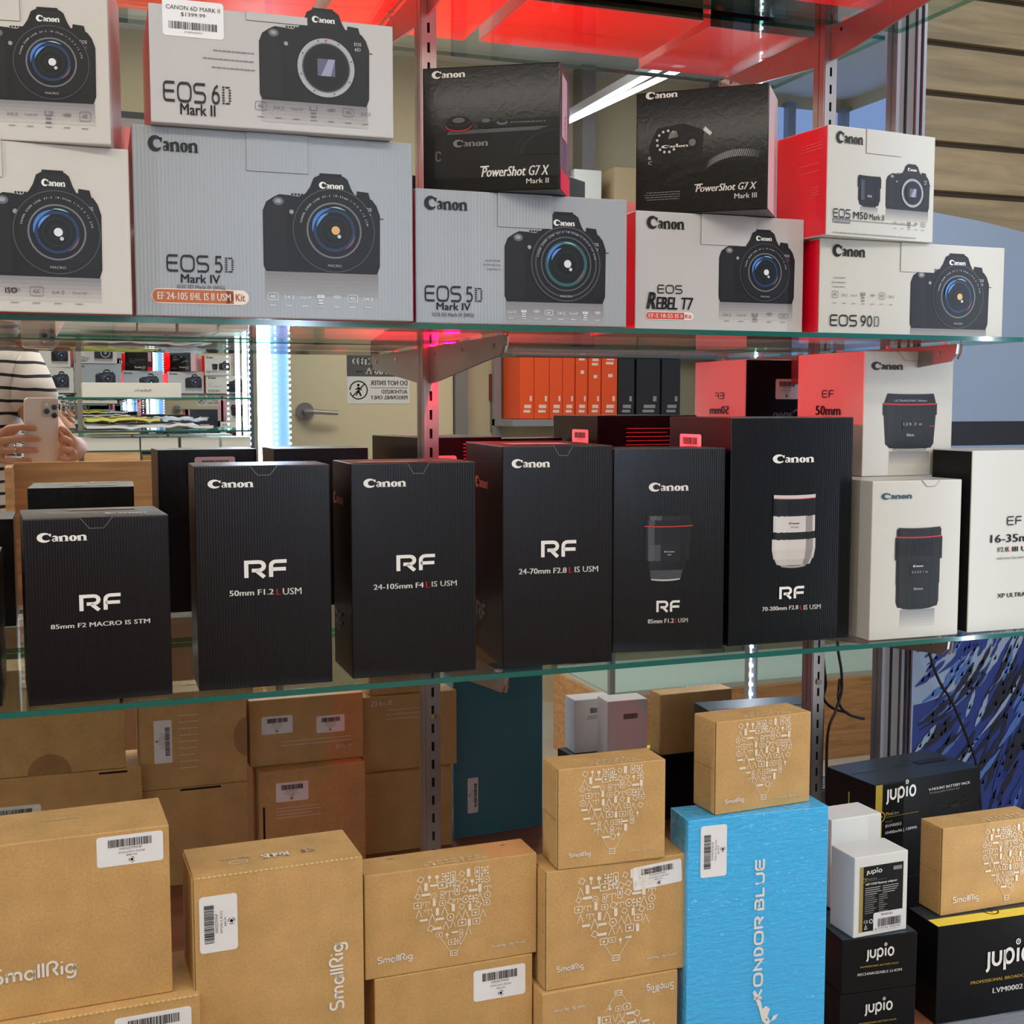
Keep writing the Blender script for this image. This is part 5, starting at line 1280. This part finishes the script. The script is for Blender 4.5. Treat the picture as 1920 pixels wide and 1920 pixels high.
def envelope(lb, x0, x1, z, m, seed):
    mb = MB(); rnd = random.Random(seed); n = 14; V = []; F_ = []
    for j, y in enumerate((-3.15, -3.0, -2.9)):
        for i in range(n + 1):
            x = x0 + (x1 - x0) * i / n; V.append((x, y, z + .004 * sin(i * .7 + seed) * (i / n) + .006 + .004 * j * rnd.random()))
    for j in range(2):
        for i in range(n): a = j * (n + 1) + i; F_.append((a, a + 1, a + n + 2, a + n + 1))
    mb.mesh(V, F_, m); o = mb.build('padded_envelope'); md = o.modifiers.new('s', 'SOLIDIFY'); md.thickness = .009; md.offset = 0
    tag(o, lb, 'envelope', 'padded envelopes on the opposite shelf')
envelope('white padded envelope at the bottom of the pile', .10, .52, 1.2245, mat('envelope_white', (220, 220, 222), .6), 1)
envelope('yellow padded envelope on top of the pile', .10, .34, 1.2475, mat('envelope_yellow', (214, 208, 110), .6), 2)
envelope('blue-white padded envelope right in the pile', .35, .50, 1.2475, mat('envelope_blue', (196, 208, 226), .5), 4)

# door with lever handle and the notice
d = MB(); d.box((.83, -3.44, 0), (1.56, -3.40, 2.08), mat('door_beige', (204, 192, 158), .55)); d = d.build('door_1'); d['kind'] = 'structure'
h = MB(); h.tube([(.937, -3.40, 1.283), (.937, -3.385, 1.283)], .036, STEEL, 20); h.tube([(.937, -3.385, 1.283), (.937, -3.35, 1.283), (.96, -3.342, 1.283), (1.06, -3.345, 1.277)], [.014, .013, .011, .009], STEEL, 10); h.build('lever_handle', d, smooth=False)
for x0, x1 in ((.805, .83), (1.565, 1.62)):
    mb = MB(); mb.box((x0, -3.445, 0), (x1, -3.38, 2.12), mat('grey_metal', (128, 124, 122))); o = mb.build('trim_1'); o['kind'] = 'structure'
sg = empty('notice_sign', (1.373, -3.3985, 1.314), (0, 0, pi)); tag(sg, 'grey and white notice reading RESTRICTED AREA, DO NOT ENTER on the door', 'sign')
SW, SH_ = .262, .197
mb = MB(); mb.box((0, .0, 0), (SW, .001, SH_), mat('sign_white', (214, 212, 206), .5)); mb.build('sign_plate', sg)
mb = MB(); q = lambda P, c, l=1: [mb.poly([(a, -.0002 * l, b) for a, b in r], ink(c)) for r in P]
q([rect(0, SH_ * .56, SW, SH_)], (84, 84, 84)); q(fit(text_polys('RESTRICTED', .03), (.04, SH_ * .80, .24, SH_ * .94)), 'wt', 2); q(fit(text_polys('— AREA —', .03), (.05, SH_ * .61, .23, SH_ * .74)), 'wt', 2)
q(fit(text_polys('DO NOT ENTER', .03), (.01, SH_ * .38, .165, SH_ * .48)), (60, 60, 60), 2); q([rect(.01, SH_ * .325, .165, SH_ * .335)], (60, 60, 60), 2)
q(fit(text_polys('AUTHORIZED', .03), (.01, SH_ * .21, .12, SH_ * .29)), (60, 60, 60), 2); q(fit(text_polys('PERSONNEL ONLY', .03), (.01, SH_ * .09, .165, SH_ * .17)), (60, 60, 60), 2)
q(ribbon(ell(.215, SH_ * .28, .036, n=24), .005), (50, 50, 50), 2); q([line((.19, SH_ * .28 + .025), (.24, SH_ * .28 - .025), .005)], (50, 50, 50), 3); q([ell(.216, SH_ * .28 + .02, .006, n=10)] + ribbon([(.215, SH_ * .28 + .012), (.214, SH_ * .28 - .004), (.205, SH_ * .28 - .024)], .007) + ribbon([(.214, SH_ * .28 - .004), (.226, SH_ * .28 - .022)], .005) + ribbon([(.202, SH_ * .28), (.215, SH_ * .28 + .010), (.228, SH_ * .28 + .002)], .005), (40, 40, 40), 4)
mb.build('sign_print', sg, fix=False)

# orange and black boxes stacked on shelves past the door
rk = empty('box_rack', (1.70, -3.42, 0)); tag(rk, 'steel rack with orange and black boxes past the door', 'rack')
for z in (1.252, .95, 1.68):
    mb = MB(); mb.box((.04, 0, z - .03), (1.3, .25, z - .002), ALU); mb.build('rack_shelf', rk)
for x in (.04, 1.27):
    mb = MB(); mb.box((x, 0, 0), (x + .03, .03, 1.95), ALU); mb.build('rack_post', rk)
ORG = mat('orange_card', (232, 84, 34), .45); BLK2 = mat('charcoal_card', (42, 40, 42), .45)
def xr(px): return 1.781 + (px - 958) * (2.222 - 1.781) / 182
specs = [(959, 984, 1.252, .361, ORG, 'leftmost tall'), (985, 1012, 1.252, .358, ORG, 'second tall'), (1013, 1036, 1.252, .365, ORG, 'third tall'), (1037, 1059, 1.252, .365, ORG, 'fourth tall'),
         (1061, 1083, 1.252, .215, ORG, 'short lower fifth'), (1061, 1083, 1.4672, .15, ORG, 'short upper fifth'), (1085, 1108, 1.252, .195, ORG, 'lower sixth'), (1085, 1108, 1.4472, .17, ORG, 'upper sixth'),
         (1110, 1139, 1.252, .2, ORG, 'lower rightmost'), (1110, 1139, 1.4522, .17, ORG, 'upper rightmost'),
         (1141, 1172, 1.252, .38, BLK2, 'first tall'), (1177, 1222, 1.252, .38, BLK2, 'wide middle'), (1226, 1262, 1.252, .36, BLK2, 'last')]
for a, b, z, hgt, m, w_ in specs:
    col = 'orange' if m is ORG else 'black'
    o = simple_box(col + '_box', '%s %s box on the rack past the door' % (w_, col), 'box', (xr(a), -3.40, z), (xr(b), -3.20, z + hgt), m, col + ' boxes on the far rack')
    f = MB(); W_ = xr(b) - xr(a)
    for s in ((.2, .12, .7, .16), (.25, .07, .75, .10), (.3, hgt / .36 * .86, .6, hgt / .36 * .93), (.15, .2, .3, .26)):
        f.poly([(W_ * (1 - x), .2008, zz * .36) for x, zz in ((s[0], s[1]), (s[2], s[1]), (s[2], s[3]), (s[0], s[3]))], ink((236, 206, 190) if m is ORG else (150, 150, 150)))
    f.build('lettering', o, fix=False)
simple_box('fire_pull', 'small dark red wall box beside the rack', 'alarm', (1.735, -3.449, 1.33), (1.765, -3.42, 1.44), mat('dark_red', (110, 30, 34), .5), None)
simple_box('switch_plate', 'grey switch plate under the small red wall box', 'switch', (1.74, -3.449, 1.20), (1.775, -3.435, 1.32), mat('grey_metal', (128, 124, 122)), None)

# tube light and stacked goods high on the far wall (right part of the mirror)
tb = MB(); tb.tube([(1.955, -2.10, 2.40), (1.885, -3.10, 2.40)], .009, LEDT, 12); tb = tb.build('tube_light'); tag(tb, 'bright bare tube light hanging near the ceiling', 'light')
c = MB(); c.box((1.90, -3.12, 2.42), (1.94, -2.08, 2.45), ALU); c.build('tube_housing', tb)
hs = MB(); hs.box((1.55, -3.44, 1.98), (2.8, -3.10, 2.0), ALU); hs = tag(hs.build('wall_shelf'), 'high grey wall shelf above the box rack', 'shelf')
for x, w_, h_, m, lb in ((1.62, .14, .22, mat('tan_card', (190, 168, 130), .6), 'tan box on the high wall shelf'), (1.80, .10, .3, mat('maroon_card', (96, 48, 48), .5), 'maroon box on the high wall shelf'), (1.91, .06, .3, mat('brown_card', (150, 110, 80), .5), 'brown box on the high wall shelf'), (2.0, .12, .26, WPLAIN, 'white box on the high wall shelf'), (2.18, .2, .28, mat('tan_card', (190, 168, 130)), 'wide tan box on the high wall shelf'), (2.45, .16, .2, JBK, 'black box on the high wall shelf'), (2.63, .15, .25, WPLAIN, 'right white box on the high wall shelf')):
    simple_box('stored_box', lb, 'box', (x, -3.42, 2.0), (x + w_, -3.15, 2.0 + h_), m, 'boxes on the high wall shelf')
for x in (2.1, 2.75):
    mb = MB(); mb.box((x, -3.40, 0), (x + .06, -3.30, ZT), mat('grey_metal', (128, 124, 122))); o = mb.build('trim_2'); o['kind'] = 'structure'

# low glass counter at the right (bottom right of the mirror)
gc = empty('glass_counter', (1.75, -2.75, 0)); tag(gc, 'low glass-topped counter with wooden base seen in the mirror', 'counter')
mb = MB(); mb.box((0, 0, 0), (1.5, .5, .30), WOOD); mb.build('base_cabinet', gc)
mb = MB(); mb.box((.01, .01, .301), (1.49, .49, .32), mat('white_deck', (206, 214, 206), .5)); mb.build('deck_board', gc)
for lo, hi in (((0, .49, .32), (1.5, .496, .92)), ((0, 0, .32), (.006, .489, .92)), ((1.494, 0, .32), (1.5, .489, .92)), ((0, 0, .921), (1.5, .496, .929))):
    mb = MB(); mb.box(lo, hi, GLASS); mb.build('glass_pane', gc)
for x, y in ((-.004, .497), (1.484, .497), (-.004, -.02), (1.484, -.02)):
    mb = MB(); mb.box((x, y, .30), (x + .02, y + .02, .93), ALU); mb.build('corner_post', gc)

# wooden counter riser just below the phone
rc = empty('sales_counter', (-.62, -1.50, 0)); tag(rc, 'tan wooden counter with white top and raised front board', 'counter')
mb = MB(); mb.box((0, .04, 0), (1.02, .26, .84), mat('brown_card', (150, 110, 80))); mb.build('counter_base', rc)
mb = MB(); mb.box((-.01, .03, .8405), (1.03, .27, .856), WPLAIN); mb.build('counter_top', rc)
mb = MB(); mb.box((.53, .052, .8565), (1.0, .070, 1.177), WOOD); mb.build('riser_board', rc)
mb = MB(); mb.box((.515, .0705, .8565), (.5295, .20, 1.172), WOOD); mb.build('riser_board', rc)
# ------------------------------------------------------------------ the boxes
WB1=(196,193,188)
canon_w('A1', 'white camera box at far left of the upper shelf, lower of two', (-0.168, -0.3354, 0.0195, 0.2379, 0.13, 0.15, 1.385))
canon_w('A2', 'white camera box stacked upper left with 4K icon, camera cut by the photo edge', (-0.2515, -0.3053, -0.1271, 0.3085, 0.13, 0.16, 1.535), bottom=WH)
canon_w('K5', 'largest silver grey camera box with orange kit badge on the upper shelf', (0.0735, -0.3228, -0.0266, 0.2655, 0.1389, 0.1748, 1.385), GREY, (150,154,158), top=GREY)
canon_w('D6', 'pale grey camera box with $1399.99 price label, on top of the big silver box', (0.0902, -0.336, -0.0306, 0.2265, 0.15, 0.1062, 1.5598), WH2, (184,180,177), left=RED, bottom=WH2)
canon_w('D5', 'silver grey camera box right of the big one, black box standing on it', (0.3459, -0.3137, -0.0292, 0.2322, 0.15, 0.1348, 1.385), GREY2, (158,161,165))
carton('G2', 'compact_camera_box', 'glossy black compact camera box marked Mark II, standing on the silver box', (0.3639, -0.2818, -0.5323, 0.1423, 0.0741, 0.1263, 1.5198), BKG, CB, {'right': DKSIDE, 'left': RED, 'bottom': BKG, 'back': BKN}, 'black compact camera boxes')
canon_w('T7', 'white camera box reading REBEL T7, under the black Mark III box', (0.6071, -0.2821, -0.0194, 0.214, 0.13, 0.1314, 1.385), WH2, (184,180,177))
carton('G3', 'compact_camera_box', 'glossy black compact camera box marked Mark III, on the REBEL T7 box', (0.6259, -0.2425, -0.681, 0.148, 0.078, 0.136, 1.5164), BKG, CB, {'right': TRANS, 'left': RED, 'bottom': BKG, 'back': BKN}, 'black compact camera boxes')
canon_w('D90', 'wide white camera box reading EOS 90D at right end of the upper shelf', (0.8306, -0.3053, 0.0064, 0.2665, 0.14, 0.1088, 1.385), CREAM, (190,186,175))
canon_w('M50', 'white box with red side showing a small lens and camera, topmost at right', (0.8248, -0.3248, 0.0888, 0.1593, 0.0924, 0.1229, 1.4938), CREAM, (190,186,175), bottom=CREAM)
carton('R0', 'lens_box', 'black lens box just past the left photo edge, seen only in the mirror', (-0.205, -0.29, 0, 0.15, 0.12, 0.14, 1.018), BK, CB, None, 'black lens boxes on the middle shelf')
carton('R85m', 'lens_box', 'short black lens box reading 85mm F2 MACRO, leftmost on the middle shelf', (-0.0315, -0.2991, 0.0471, 0.1322, 0.1187, 0.1781, 1.018), BK, CB, {'bottom': BK}, 'black lens boxes on the middle shelf')
carton('R50', 'lens_box', 'black lens box reading 50mm F1.2, second from left', (0.126, -0.2902, -0.0316, 0.1338, 0.0848, 0.2246, 1.018), BK, CB, {'bottom': BK}, 'black lens boxes on the middle shelf')
carton('R24105', 'lens_box', 'black lens box reading 24-105mm F4, between the 50mm and 24-70mm boxes', (0.2822, -0.2884, -0.0174, 0.1346, 0.095, 0.2247, 1.018), BK, CB, {'bottom': BK}, 'black lens boxes on the middle shelf')
carton('R2470', 'lens_box', 'tall black lens box reading 24-70mm F2.8', (0.4474, -0.2896, -0.1087, 0.1249, 0.1901, 0.2405, 1.018), BK, CB, {'bottom': BK}, 'black lens boxes on the middle shelf')
carton('R85', 'lens_box', 'black lens box with a black lens picture, reading 85mm F1.2', (0.5922, -0.2593, -0.1783, 0.1333, 0.055, 0.2356, 1.018), BKN, CB, {'bottom': BK}, 'black lens boxes on the middle shelf')
carton('R70', 'lens_box', 'tallest black lens box with a white lens picture, reading 70-200mm', (0.7357, -0.2735, -0.0253, 0.1658, 0.1604, 0.2699, 1.018), BKN, CB, {'bottom': BK}, 'black lens boxes on the middle shelf')
carton('E35', 'lens_box', 'white lens box with tall black lens picture, lower of the stacked two', (0.9141, -0.3006, -0.028, 0.1284, 0.11, 0.1935, 1.018), CREAM, (190,186,175), {'back': JBK}, 'white lens boxes on the middle shelf')
carton('E50', 'lens_box', 'white lens box with squat lens picture, upper of the stacked two', (0.9577, -0.2191, -0.0109, 0.1369, 0.1503, 0.1591, 1.2115), CREAM, (190,186,175), {'back': JBK}, 'white lens boxes on the middle shelf')
carton('E16', 'lens_box', 'white lens box reading 16-35mm cut by the right photo edge', (1.0607, -0.3001, -0.0024, 0.12, 0.075, 0.2281, 1.018), CREAM, (190,186,175), {'left': JBK, 'back': JBK}, 'white lens boxes on the middle shelf')
carton('SB', 'accessory_box', 'tall brown box with sideways lettering and vertical price label', (0.1042, -0.4198, 0.019, 0.1563, 0.0809, 0.2957, 0.581), KRAFT, (186,148,96), None, 'brown cardboard accessory boxes')
carton('SA2', 'accessory_box', 'brown box with wavy edge under the large brown box at lower left', (-0.155, -0.435, 0.03, 0.262, 0.1, 0.1911, 0.581), KRAFT, (186,148,96), None, 'brown cardboard accessory boxes')
carton('SA', 'accessory_box', 'large plain brown box at lower left with price label top right', (-0.1156, -0.4198, 0.0285, 0.2001, 0.0841, 0.1557, 0.7721), KRAFT, (186,148,96), None, 'brown cardboard accessory boxes')
carton('SC2', 'accessory_box', 'plain brown box with price label under the wide balloon box', (0.2745, -0.4, 0.0, 0.165, 0.075, 0.1645, 0.581), KRAFT, (186,148,96), None, 'brown cardboard accessory boxes')
carton('SC', 'accessory_box', 'wide brown box with white balloon print, right of the sideways lettering box', (0.2657, -0.3998, 0.003, 0.1786, 0.045, 0.1048, 0.7455), KRAFT, (186,148,96), None, 'brown cardboard accessory boxes')
carton('SF', 'accessory_box', 'brown box with upside-down print at the bottom of the three-box stack', (0.441, -0.424, 0.01, 0.153, 0.062, 0.1321, 0.581), KRAFT, (186,148,96), None, 'brown cardboard accessory boxes')
carton('SE', 'accessory_box', 'brown balloon box with crooked price label, middle of the three-box stack', (0.4464, -0.42, -0.0074, 0.1586, 0.05, 0.1239, 0.7131), KRAFT, (186,148,96), None, 'brown cardboard accessory boxes')
carton('SD', 'accessory_box', 'small brown balloon box on top of the three-box stack', (0.459, -0.4204, -0.0402, 0.1172, 0.0459, 0.1036, 0.837), KRAFT, (186,148,96), None, 'brown cardboard accessory boxes')
carton('KB', 'cage_box', 'tall shrink-wrapped sky blue box with white sideways lettering', (0.6003, -0.4297, -0.0635, 0.1642, 0.0454, 0.2934, 0.581), CYAN, (58,164,216), {'back': mat('teal_film_back', (66, 124, 138), .35)})
carton('SG', 'accessory_box', 'small brown balloon box standing on the sky blue box', (0.6344, -0.4254, 0.0443, 0.1188, 0.044, 0.0993, 0.8744), KRAFT, (186,148,96), None, 'brown cardboard accessory boxes')
carton('L2', 'battery_box', 'small black battery box cut by the bottom photo edge, lower of two', (0.8018, -0.415, -0.0999, 0.0954, 0.08, 0.0646, 0.581), JBK, (24,24,27), {'top': JTOP}, 'black battery boxes on the lower deck')
carton('L1', 'battery_box', 'small black battery box under the small white box, upper of two', (0.803, -0.415, -0.0935, 0.095, 0.08, 0.063, 0.6456), JBK, (24,24,27), {'top': JTOP}, 'black battery boxes on the lower deck')
carton('WB', 'adapter_box', 'small white box with black product label, on the small black battery boxes', (0.8172, -0.4152, 0.0082, 0.0721, 0.0438, 0.0927, 0.7086), WPLAIN, (226,226,222), None, 'small white adapter boxes')
carton('WB2', 'adapter_box', 'small white box half hidden behind the labelled white one', (0.842, -0.335, 0.03, 0.0721, 0.045, 0.107, 0.7086), WPLAIN, (226,226,222), None, 'small white adapter boxes')
carton('L3', 'battery_box', 'black box hidden under the rear small white box', (0.83, -0.325, 0.0, 0.098, 0.06, 0.1274, 0.5812), JBK, (24,24,27), {'top': JTOP}, 'black battery boxes on the lower deck')
carton('LV', 'battery_box', 'large black battery box with yellow top band, reading LVM0002', (0.9421, -0.4047, -0.0643, 0.24, 0.0594, 0.1177, 0.581), JBK, (24,24,27), {'top': JTOP}, 'black battery boxes on the lower deck')
carton('SH', 'accessory_box', 'brown balloon box cut by the right photo edge, on the yellow-banded black box', (0.9651, -0.3805, -0.0169, 0.14, 0.0402, 0.1067, 0.6987), KRAFT, (186,148,96), None, 'brown cardboard accessory boxes')
carton('VM2', 'battery_box', 'black box under the V-mount battery box', (0.975, -0.238, 0.1016, 0.18, 0.092, 0.1024, 0.581), JBK, (24,24,27), {'top': JTOP}, 'black battery boxes on the lower deck')
carton('VM', 'battery_box', 'black V-mount battery pack box with gold vertical stripe', (0.9738, -0.2398, 0.1016, 0.1858, 0.0947, 0.1316, 0.6834), JBK, (24,24,27), {'top': JTOP, 'right': KRAFT_D}, 'black battery boxes on the lower deck')
# ------------------------------------------------------------------ photographer and phone
def skin(name, verts, edges, radii, m, parent=None, root=0, sub=2, mirror=None):
    me = bpy.data.meshes.new(name); me.from_pydata(verts, edges, []); me.materials.append(m)
    o = bpy.data.objects.new(name, me); COL.objects.link(o)
    sm = o.modifiers.new('skin', 'SKIN'); sm.use_smooth_shade = True
    for i, r in enumerate(radii):
        d_ = me.skin_vertices[0].data[i]; d_.radius = (r, r) if not isinstance(r, tuple) else r; d_.use_root = (i == root)
    ss = o.modifiers.new('sub', 'SUBSURF'); ss.levels = sub; ss.render_levels = sub
    if parent: o.parent = parent
    return o
PC = Vector((-.25, -1.99, 0))
per = empty('person', tuple(PC)); tag(per, 'person in a striped T-shirt holding a phone in both hands, seen in the mirror', 'person')
SKIN = mat('skin_tone', (196, 142, 112), 0.5); SKIN.node_tree.nodes['Principled BSDF'].inputs['Subsurface Weight'].default_value = 0.08
V = [(0, 0, .93), (0, 0, 1.08), (0, .01, 1.24), (0, 0, 1.38), (0, .005, 1.50), (0, .02, 1.58)]
R_ = [(.15, .11), (.145, .105), (.16, .11), (.15, .10), .058, .055]
E_ = [(0, 1), (1, 2), (2, 3), (3, 4), (4, 5)]
def chain(pts, rad, start):
    p = start
    for q, r in zip(pts, rad):
        V.append(tuple(q)); R_.append(r); E_.append((p, len(V) - 1)); p = len(V) - 1
    return p
L = lambda x, y, z: (x - PC.x, y - PC.y, z)      # world to person frame
# right arm (image right) and left arm
ra = chain([(.17, 0, 1.41), L(-.055, -1.92, 1.30), L(.020, -1.82, 1.19), L(.045, -1.71, 1.20), L(.042, -1.635, 1.205)], [.058, .046, .038, .032, .026], 3)
la = chain([(-.17, 0, 1.41), L(-.44, -1.93, 1.25), L(-.42, -1.82, 1.12), L(-.28, -1.68, 1.16), L(-.175, -1.60, 1.195)], [.062, .052, .044, .036, .028], 3)
for s in (-1, 1):
    chain([(s * .10, 0, .84), (s * .11, .02, .48), (s * .115, -.01, .09), (s * .12, .10, .04)], [.085, .058, .042, .036], 0)
# hands: palm + thumb + four fingers of different length
def hand(wrist, palm, fingers):
    p = chain([palm], [.026], wrist)
    for pts, r in fingers: chain(pts, [r, r * .95, r * .85][:len(pts)], p)
fy = -1.528
hand(ra, L(.034, -1.585, 1.205), [
    ([L(.024, -1.552, 1.243), L(.016, -1.532, 1.250), L(.008, -1.524, 1.252)], .0085),
    ([L(.027, -1.550, 1.222), L(.019, -1.528, 1.228), L(.008, -1.521, 1.230)], .009),
    ([L(.026, -1.550, 1.200), L(.018, -1.530, 1.204), L(.006, -1.522, 1.205)], .0085),
    ([L(.022, -1.555, 1.178), L(.014, -1.537, 1.181), L(.004, -1.526, 1.182)], .0078),
    ([L(.010, -1.590, 1.235), L(-.010, -1.578, 1.255)], .010)])
hand(la, L(-.135, -1.57, 1.21), [
    ([L(-.105, -1.535, 1.252), L(-.072, -1.515, 1.256), L(-.038, -1.512, 1.252)], .009),
    ([L(-.105, -1.530, 1.226), L(-.068, -1.510, 1.230), L(-.030, -1.508, 1.228)], .0095),
    ([L(-.108, -1.530, 1.200), L(-.072, -1.510, 1.203), L(-.036, -1.508, 1.202)], .009),
    ([L(-.115, -1.535, 1.176), L(-.084, -1.516, 1.178), L(-.052, -1.512, 1.178)], .008),
    ([L(-.110, -1.585, 1.235), L(-.080, -1.575, 1.255)], .0105)])
skin('body', V, E_, R_, SKIN, per)
# shirt
st = mat('striped_jersey', (216, 208, 200), 0.85)
nt = st.node_tree; tc = nt.nodes.new('ShaderNodeTexCoord'); sp = nt.nodes.new('ShaderNodeSeparateXYZ'); nt.links.new(tc.outputs['Object'], sp.inputs[0])
a1 = nt.nodes.new('ShaderNodeMath'); a1.operation = 'MULTIPLY_ADD'; a1.inputs[1].default_value = 1 / .034; nt.links.new(sp.outputs['Z'], a1.inputs[0])
nz = nt.nodes.new('ShaderNodeTexNoise'); nz.inputs['Scale'].default_value = 5; nt.links.new(tc.outputs['Object'], nz.inputs[0]); nt.links.new(nz.outputs[0], a1.inputs[2])
fr = nt.nodes.new('ShaderNodeMath'); fr.operation = 'FRACT'; nt.links.new(a1.outputs[0], fr.inputs[0])
lt = nt.nodes.new('ShaderNodeMath'); lt.operation = 'LESS_THAN'; lt.inputs[1].default_value = .24; nt.links.new(fr.outputs[0], lt.inputs[0])
mx = nt.nodes.new('ShaderNodeMix'); mx.data_type = 'RGBA'; nt.links.new(lt.outputs[0], mx.inputs[0]); mx.inputs[6].default_value = rgb((216, 208, 200)); mx.inputs[7].default_value = rgb((30, 26, 38))
nt.links.new(mx.outputs[2], nt.nodes['Principled BSDF'].inputs['Base Color'])
V2 = [(0, 0, .90), (0, 0, 1.08), (0, .01, 1.24), (0, 0, 1.38), (0, .0, 1.455)]; R2 = [(.178, .135), (.172, .13), (.182, .135), (.165, .12), (.085, .075)]; E2 = [(0, 1), (1, 2), (2, 3), (3, 4)]
def ch2(pts, rad, s):
    p = s
    for q_, r in zip(pts, rad): V2.append(tuple(q_)); R2.append(r); E2.append((p, len(V2) - 1)); p = len(V2) - 1
ch2([(.17, 0, 1.405), (.19, .05, 1.345), L(-.045, -1.905, 1.285)], [.078, .072, .07], 3)
ch2([(-.17, 0, 1.405), (-.195, .03, 1.33), L(-.455, -1.95, 1.26)], [.082, .078, .078], 3)
skin('striped_shirt', V2, E2, R2, st, per)
V3 = [(0, 0, .94), (0, 0, .90)]; R3 = [(.165, .125), (.168, .128)]; E3 = [(0, 1)]
for s in (-1, 1):
    b = 1
    for q_, r in zip([(s * .10, 0, .82), (s * .11, .02, .48), (s * .115, -.01, .11)], [.1, .078, .068]): V3.append(q_); R3.append(r); E3.append((b, len(V3) - 1)); b = len(V3) - 1
skin('trousers', V3, E3, R3, mat('dark_denim', (42, 48, 66), .85), per)
for s in (-1, 1):
    mb = MB(); mb.prism([(-.09, 0), (.17, 0), (.19, .03), (.12, .06), (.03, .09), (-.07, .09), (-.095, .05)], 'x', s * .12 - .045, s * .12 + .045, BLACK); mb.build('shoe', per, bevel=.012)
# head with face
bm = bmesh.new(); bmesh.ops.create_uvsphere(bm, u_segments=32, v_segments=24, radius=1)
for v in bm.verts:
    x, y, z = v.co; jaw = 1 - .28 * max(0, -z) ** 1.2
    nose = .22 * math.exp(-((x / .16) ** 2 + ((z + .12) / .22) ** 2)) if y > 0 else 0
    eye = -.09 * (math.exp(-(((x - .34) / .17) ** 2 + ((z - .08) / .12) ** 2)) + math.exp(-(((x + .34) / .17) ** 2 + ((z - .08) / .12) ** 2))) if y > 0 else 0
    lip = .05 * math.exp(-((x / .28) ** 2 + ((z + .48) / .08) ** 2)) if y > 0 else 0
    v.co = (x * .076 * jaw, (y + nose + eye + lip) * .095 * (1 if y < 0 else jaw), z * .118)
me = bpy.data.meshes.new('head'); bm.to_mesh(me); bm.free(); me.materials.append(SKIN); me.polygons.foreach_set('use_smooth', [True] * len(me.polygons))
hd = bpy.data.objects.new('head', me); COL.objects.link(hd); hd.parent = per; hd.location = (0, .05, 1.655)
for s in (-1, 1):
    mb = MB(); mb.tube([(s * .074, .0, -.005), (s * .082, -.008, .0)], [.026, .022], SKIN, 12); mb.build('ear', hd, smooth=True)
    mb = MB(); mb.tube([(s * .026, .076, .010), (s * .026, .0845, .010)], [.010, .007], mat('eye_white', (220, 216, 210), .2), 12); mb.tube([(s * .026, .084, .010), (s * .026, .0862, .010)], [.0045, .004], BLACK, 10); mb.build('eye', hd)
mb = MB(); mb.tube([(-.022, .087, -.058), (0, .0925, -.056), (.022, .087, -.058)], [.002, .0042, .002], mat('lips', (160, 88, 80), .5), 8); mb.build('mouth', hd, smooth=True)
bm = bmesh.new(); bmesh.ops.create_uvsphere(bm, u_segments=28, v_segments=18, radius=1)
bmesh.ops.delete(bm, geom=[v for v in bm.verts if v.co.z < -.25 or (v.co.y > .35 and v.co.z < .5)], context='VERTS')
for v in bm.verts: v.co = (v.co.x * .083, v.co.y * .102 - .004, v.co.z * .125 + .004)
me = bpy.data.meshes.new('hair'); bm.to_mesh(me); bm.free(); me.materials.append(mat('dark_hair', (40, 30, 26), .7))
hr = bpy.data.objects.new('hair', me); COL.objects.link(hr); hr.parent = hd; hr.modifiers.new('s', 'SOLIDIFY').thickness = .008
mb = MB(); mb.tube([(a, b, c) for a, b, c in [(L(-.088, -1.5215, 1.203)[0] + .0, L(0, -1.518 + .0125 * sin(t_), 0)[1], 1.2035 + .0125 * cos(t_)) for t_ in [2 * pi * i / 16 for i in range(17)]]], .0028, CHROME, 8); mb.build('ring', per, smooth=True)

# the phone: lens on the camera position, back facing the mirror
ph = bpy.data.objects.new('smartphone', None); COL.objects.link(ph); ph.empty_display_size = .02
m2 = Matrix.Identity(4)
right = CX.normalized(); up = -CD.normalized(); fw = CF.normalized()
o0 = CAM - fw * .0035
for i in range(3): m2[i][0] = right[i]; m2[i][1] = fw[i]; m2[i][2] = up[i]; m2[i][3] = o0[i]
ph.matrix_world = m2; tag(ph, 'gold smartphone with three lenses held up by the person, seen in the mirror', 'phone')
GOLD = mat('gold_glass', (232, 212, 198), .3, .05, coat=.3)
mb = MB(); mb.prism(rrect(-.0675, -.138, .0105, .0215, .009), 'y', -.0095, -.0022, GOLD); mb.build('phone_body', ph, bevel=.0012)
mb = MB(); mb.prism(rrect(-.0285, -.023, .0085, .0155, .008), 'y', -.0021, -.0012, mat('gold_plate', (214, 196, 184), .15, .4)); mb.build('camera_plate', ph)
for x, z in ((0, 0), (0, -.0185), (-.0175, -.0092)):
    mb = MB(); mb.tube([(x, -.0012, z), (x, .0002, z)], .0072, STEEL, 24); mb.tube([(x, .0003, z), (x, .0008, z)], .0060, mat('lens_glass', (8, 8, 12), .05, coat=1.0), 24); mb.build('lens', ph)
mb = MB(); mb.tube([(-.018, -.0012, .006), (-.018, -.0004, .006)], .003, mat('flash', (240, 236, 220), .3), 12); mb.build('flash', ph)
mb = MB(); mb.prism(rrect(-.0655, -.136, .0085, .0195, .007), 'y', -.0104, -.0097, mat('screen_glass', (10, 10, 12), .08)); mb.build('screen', ph)
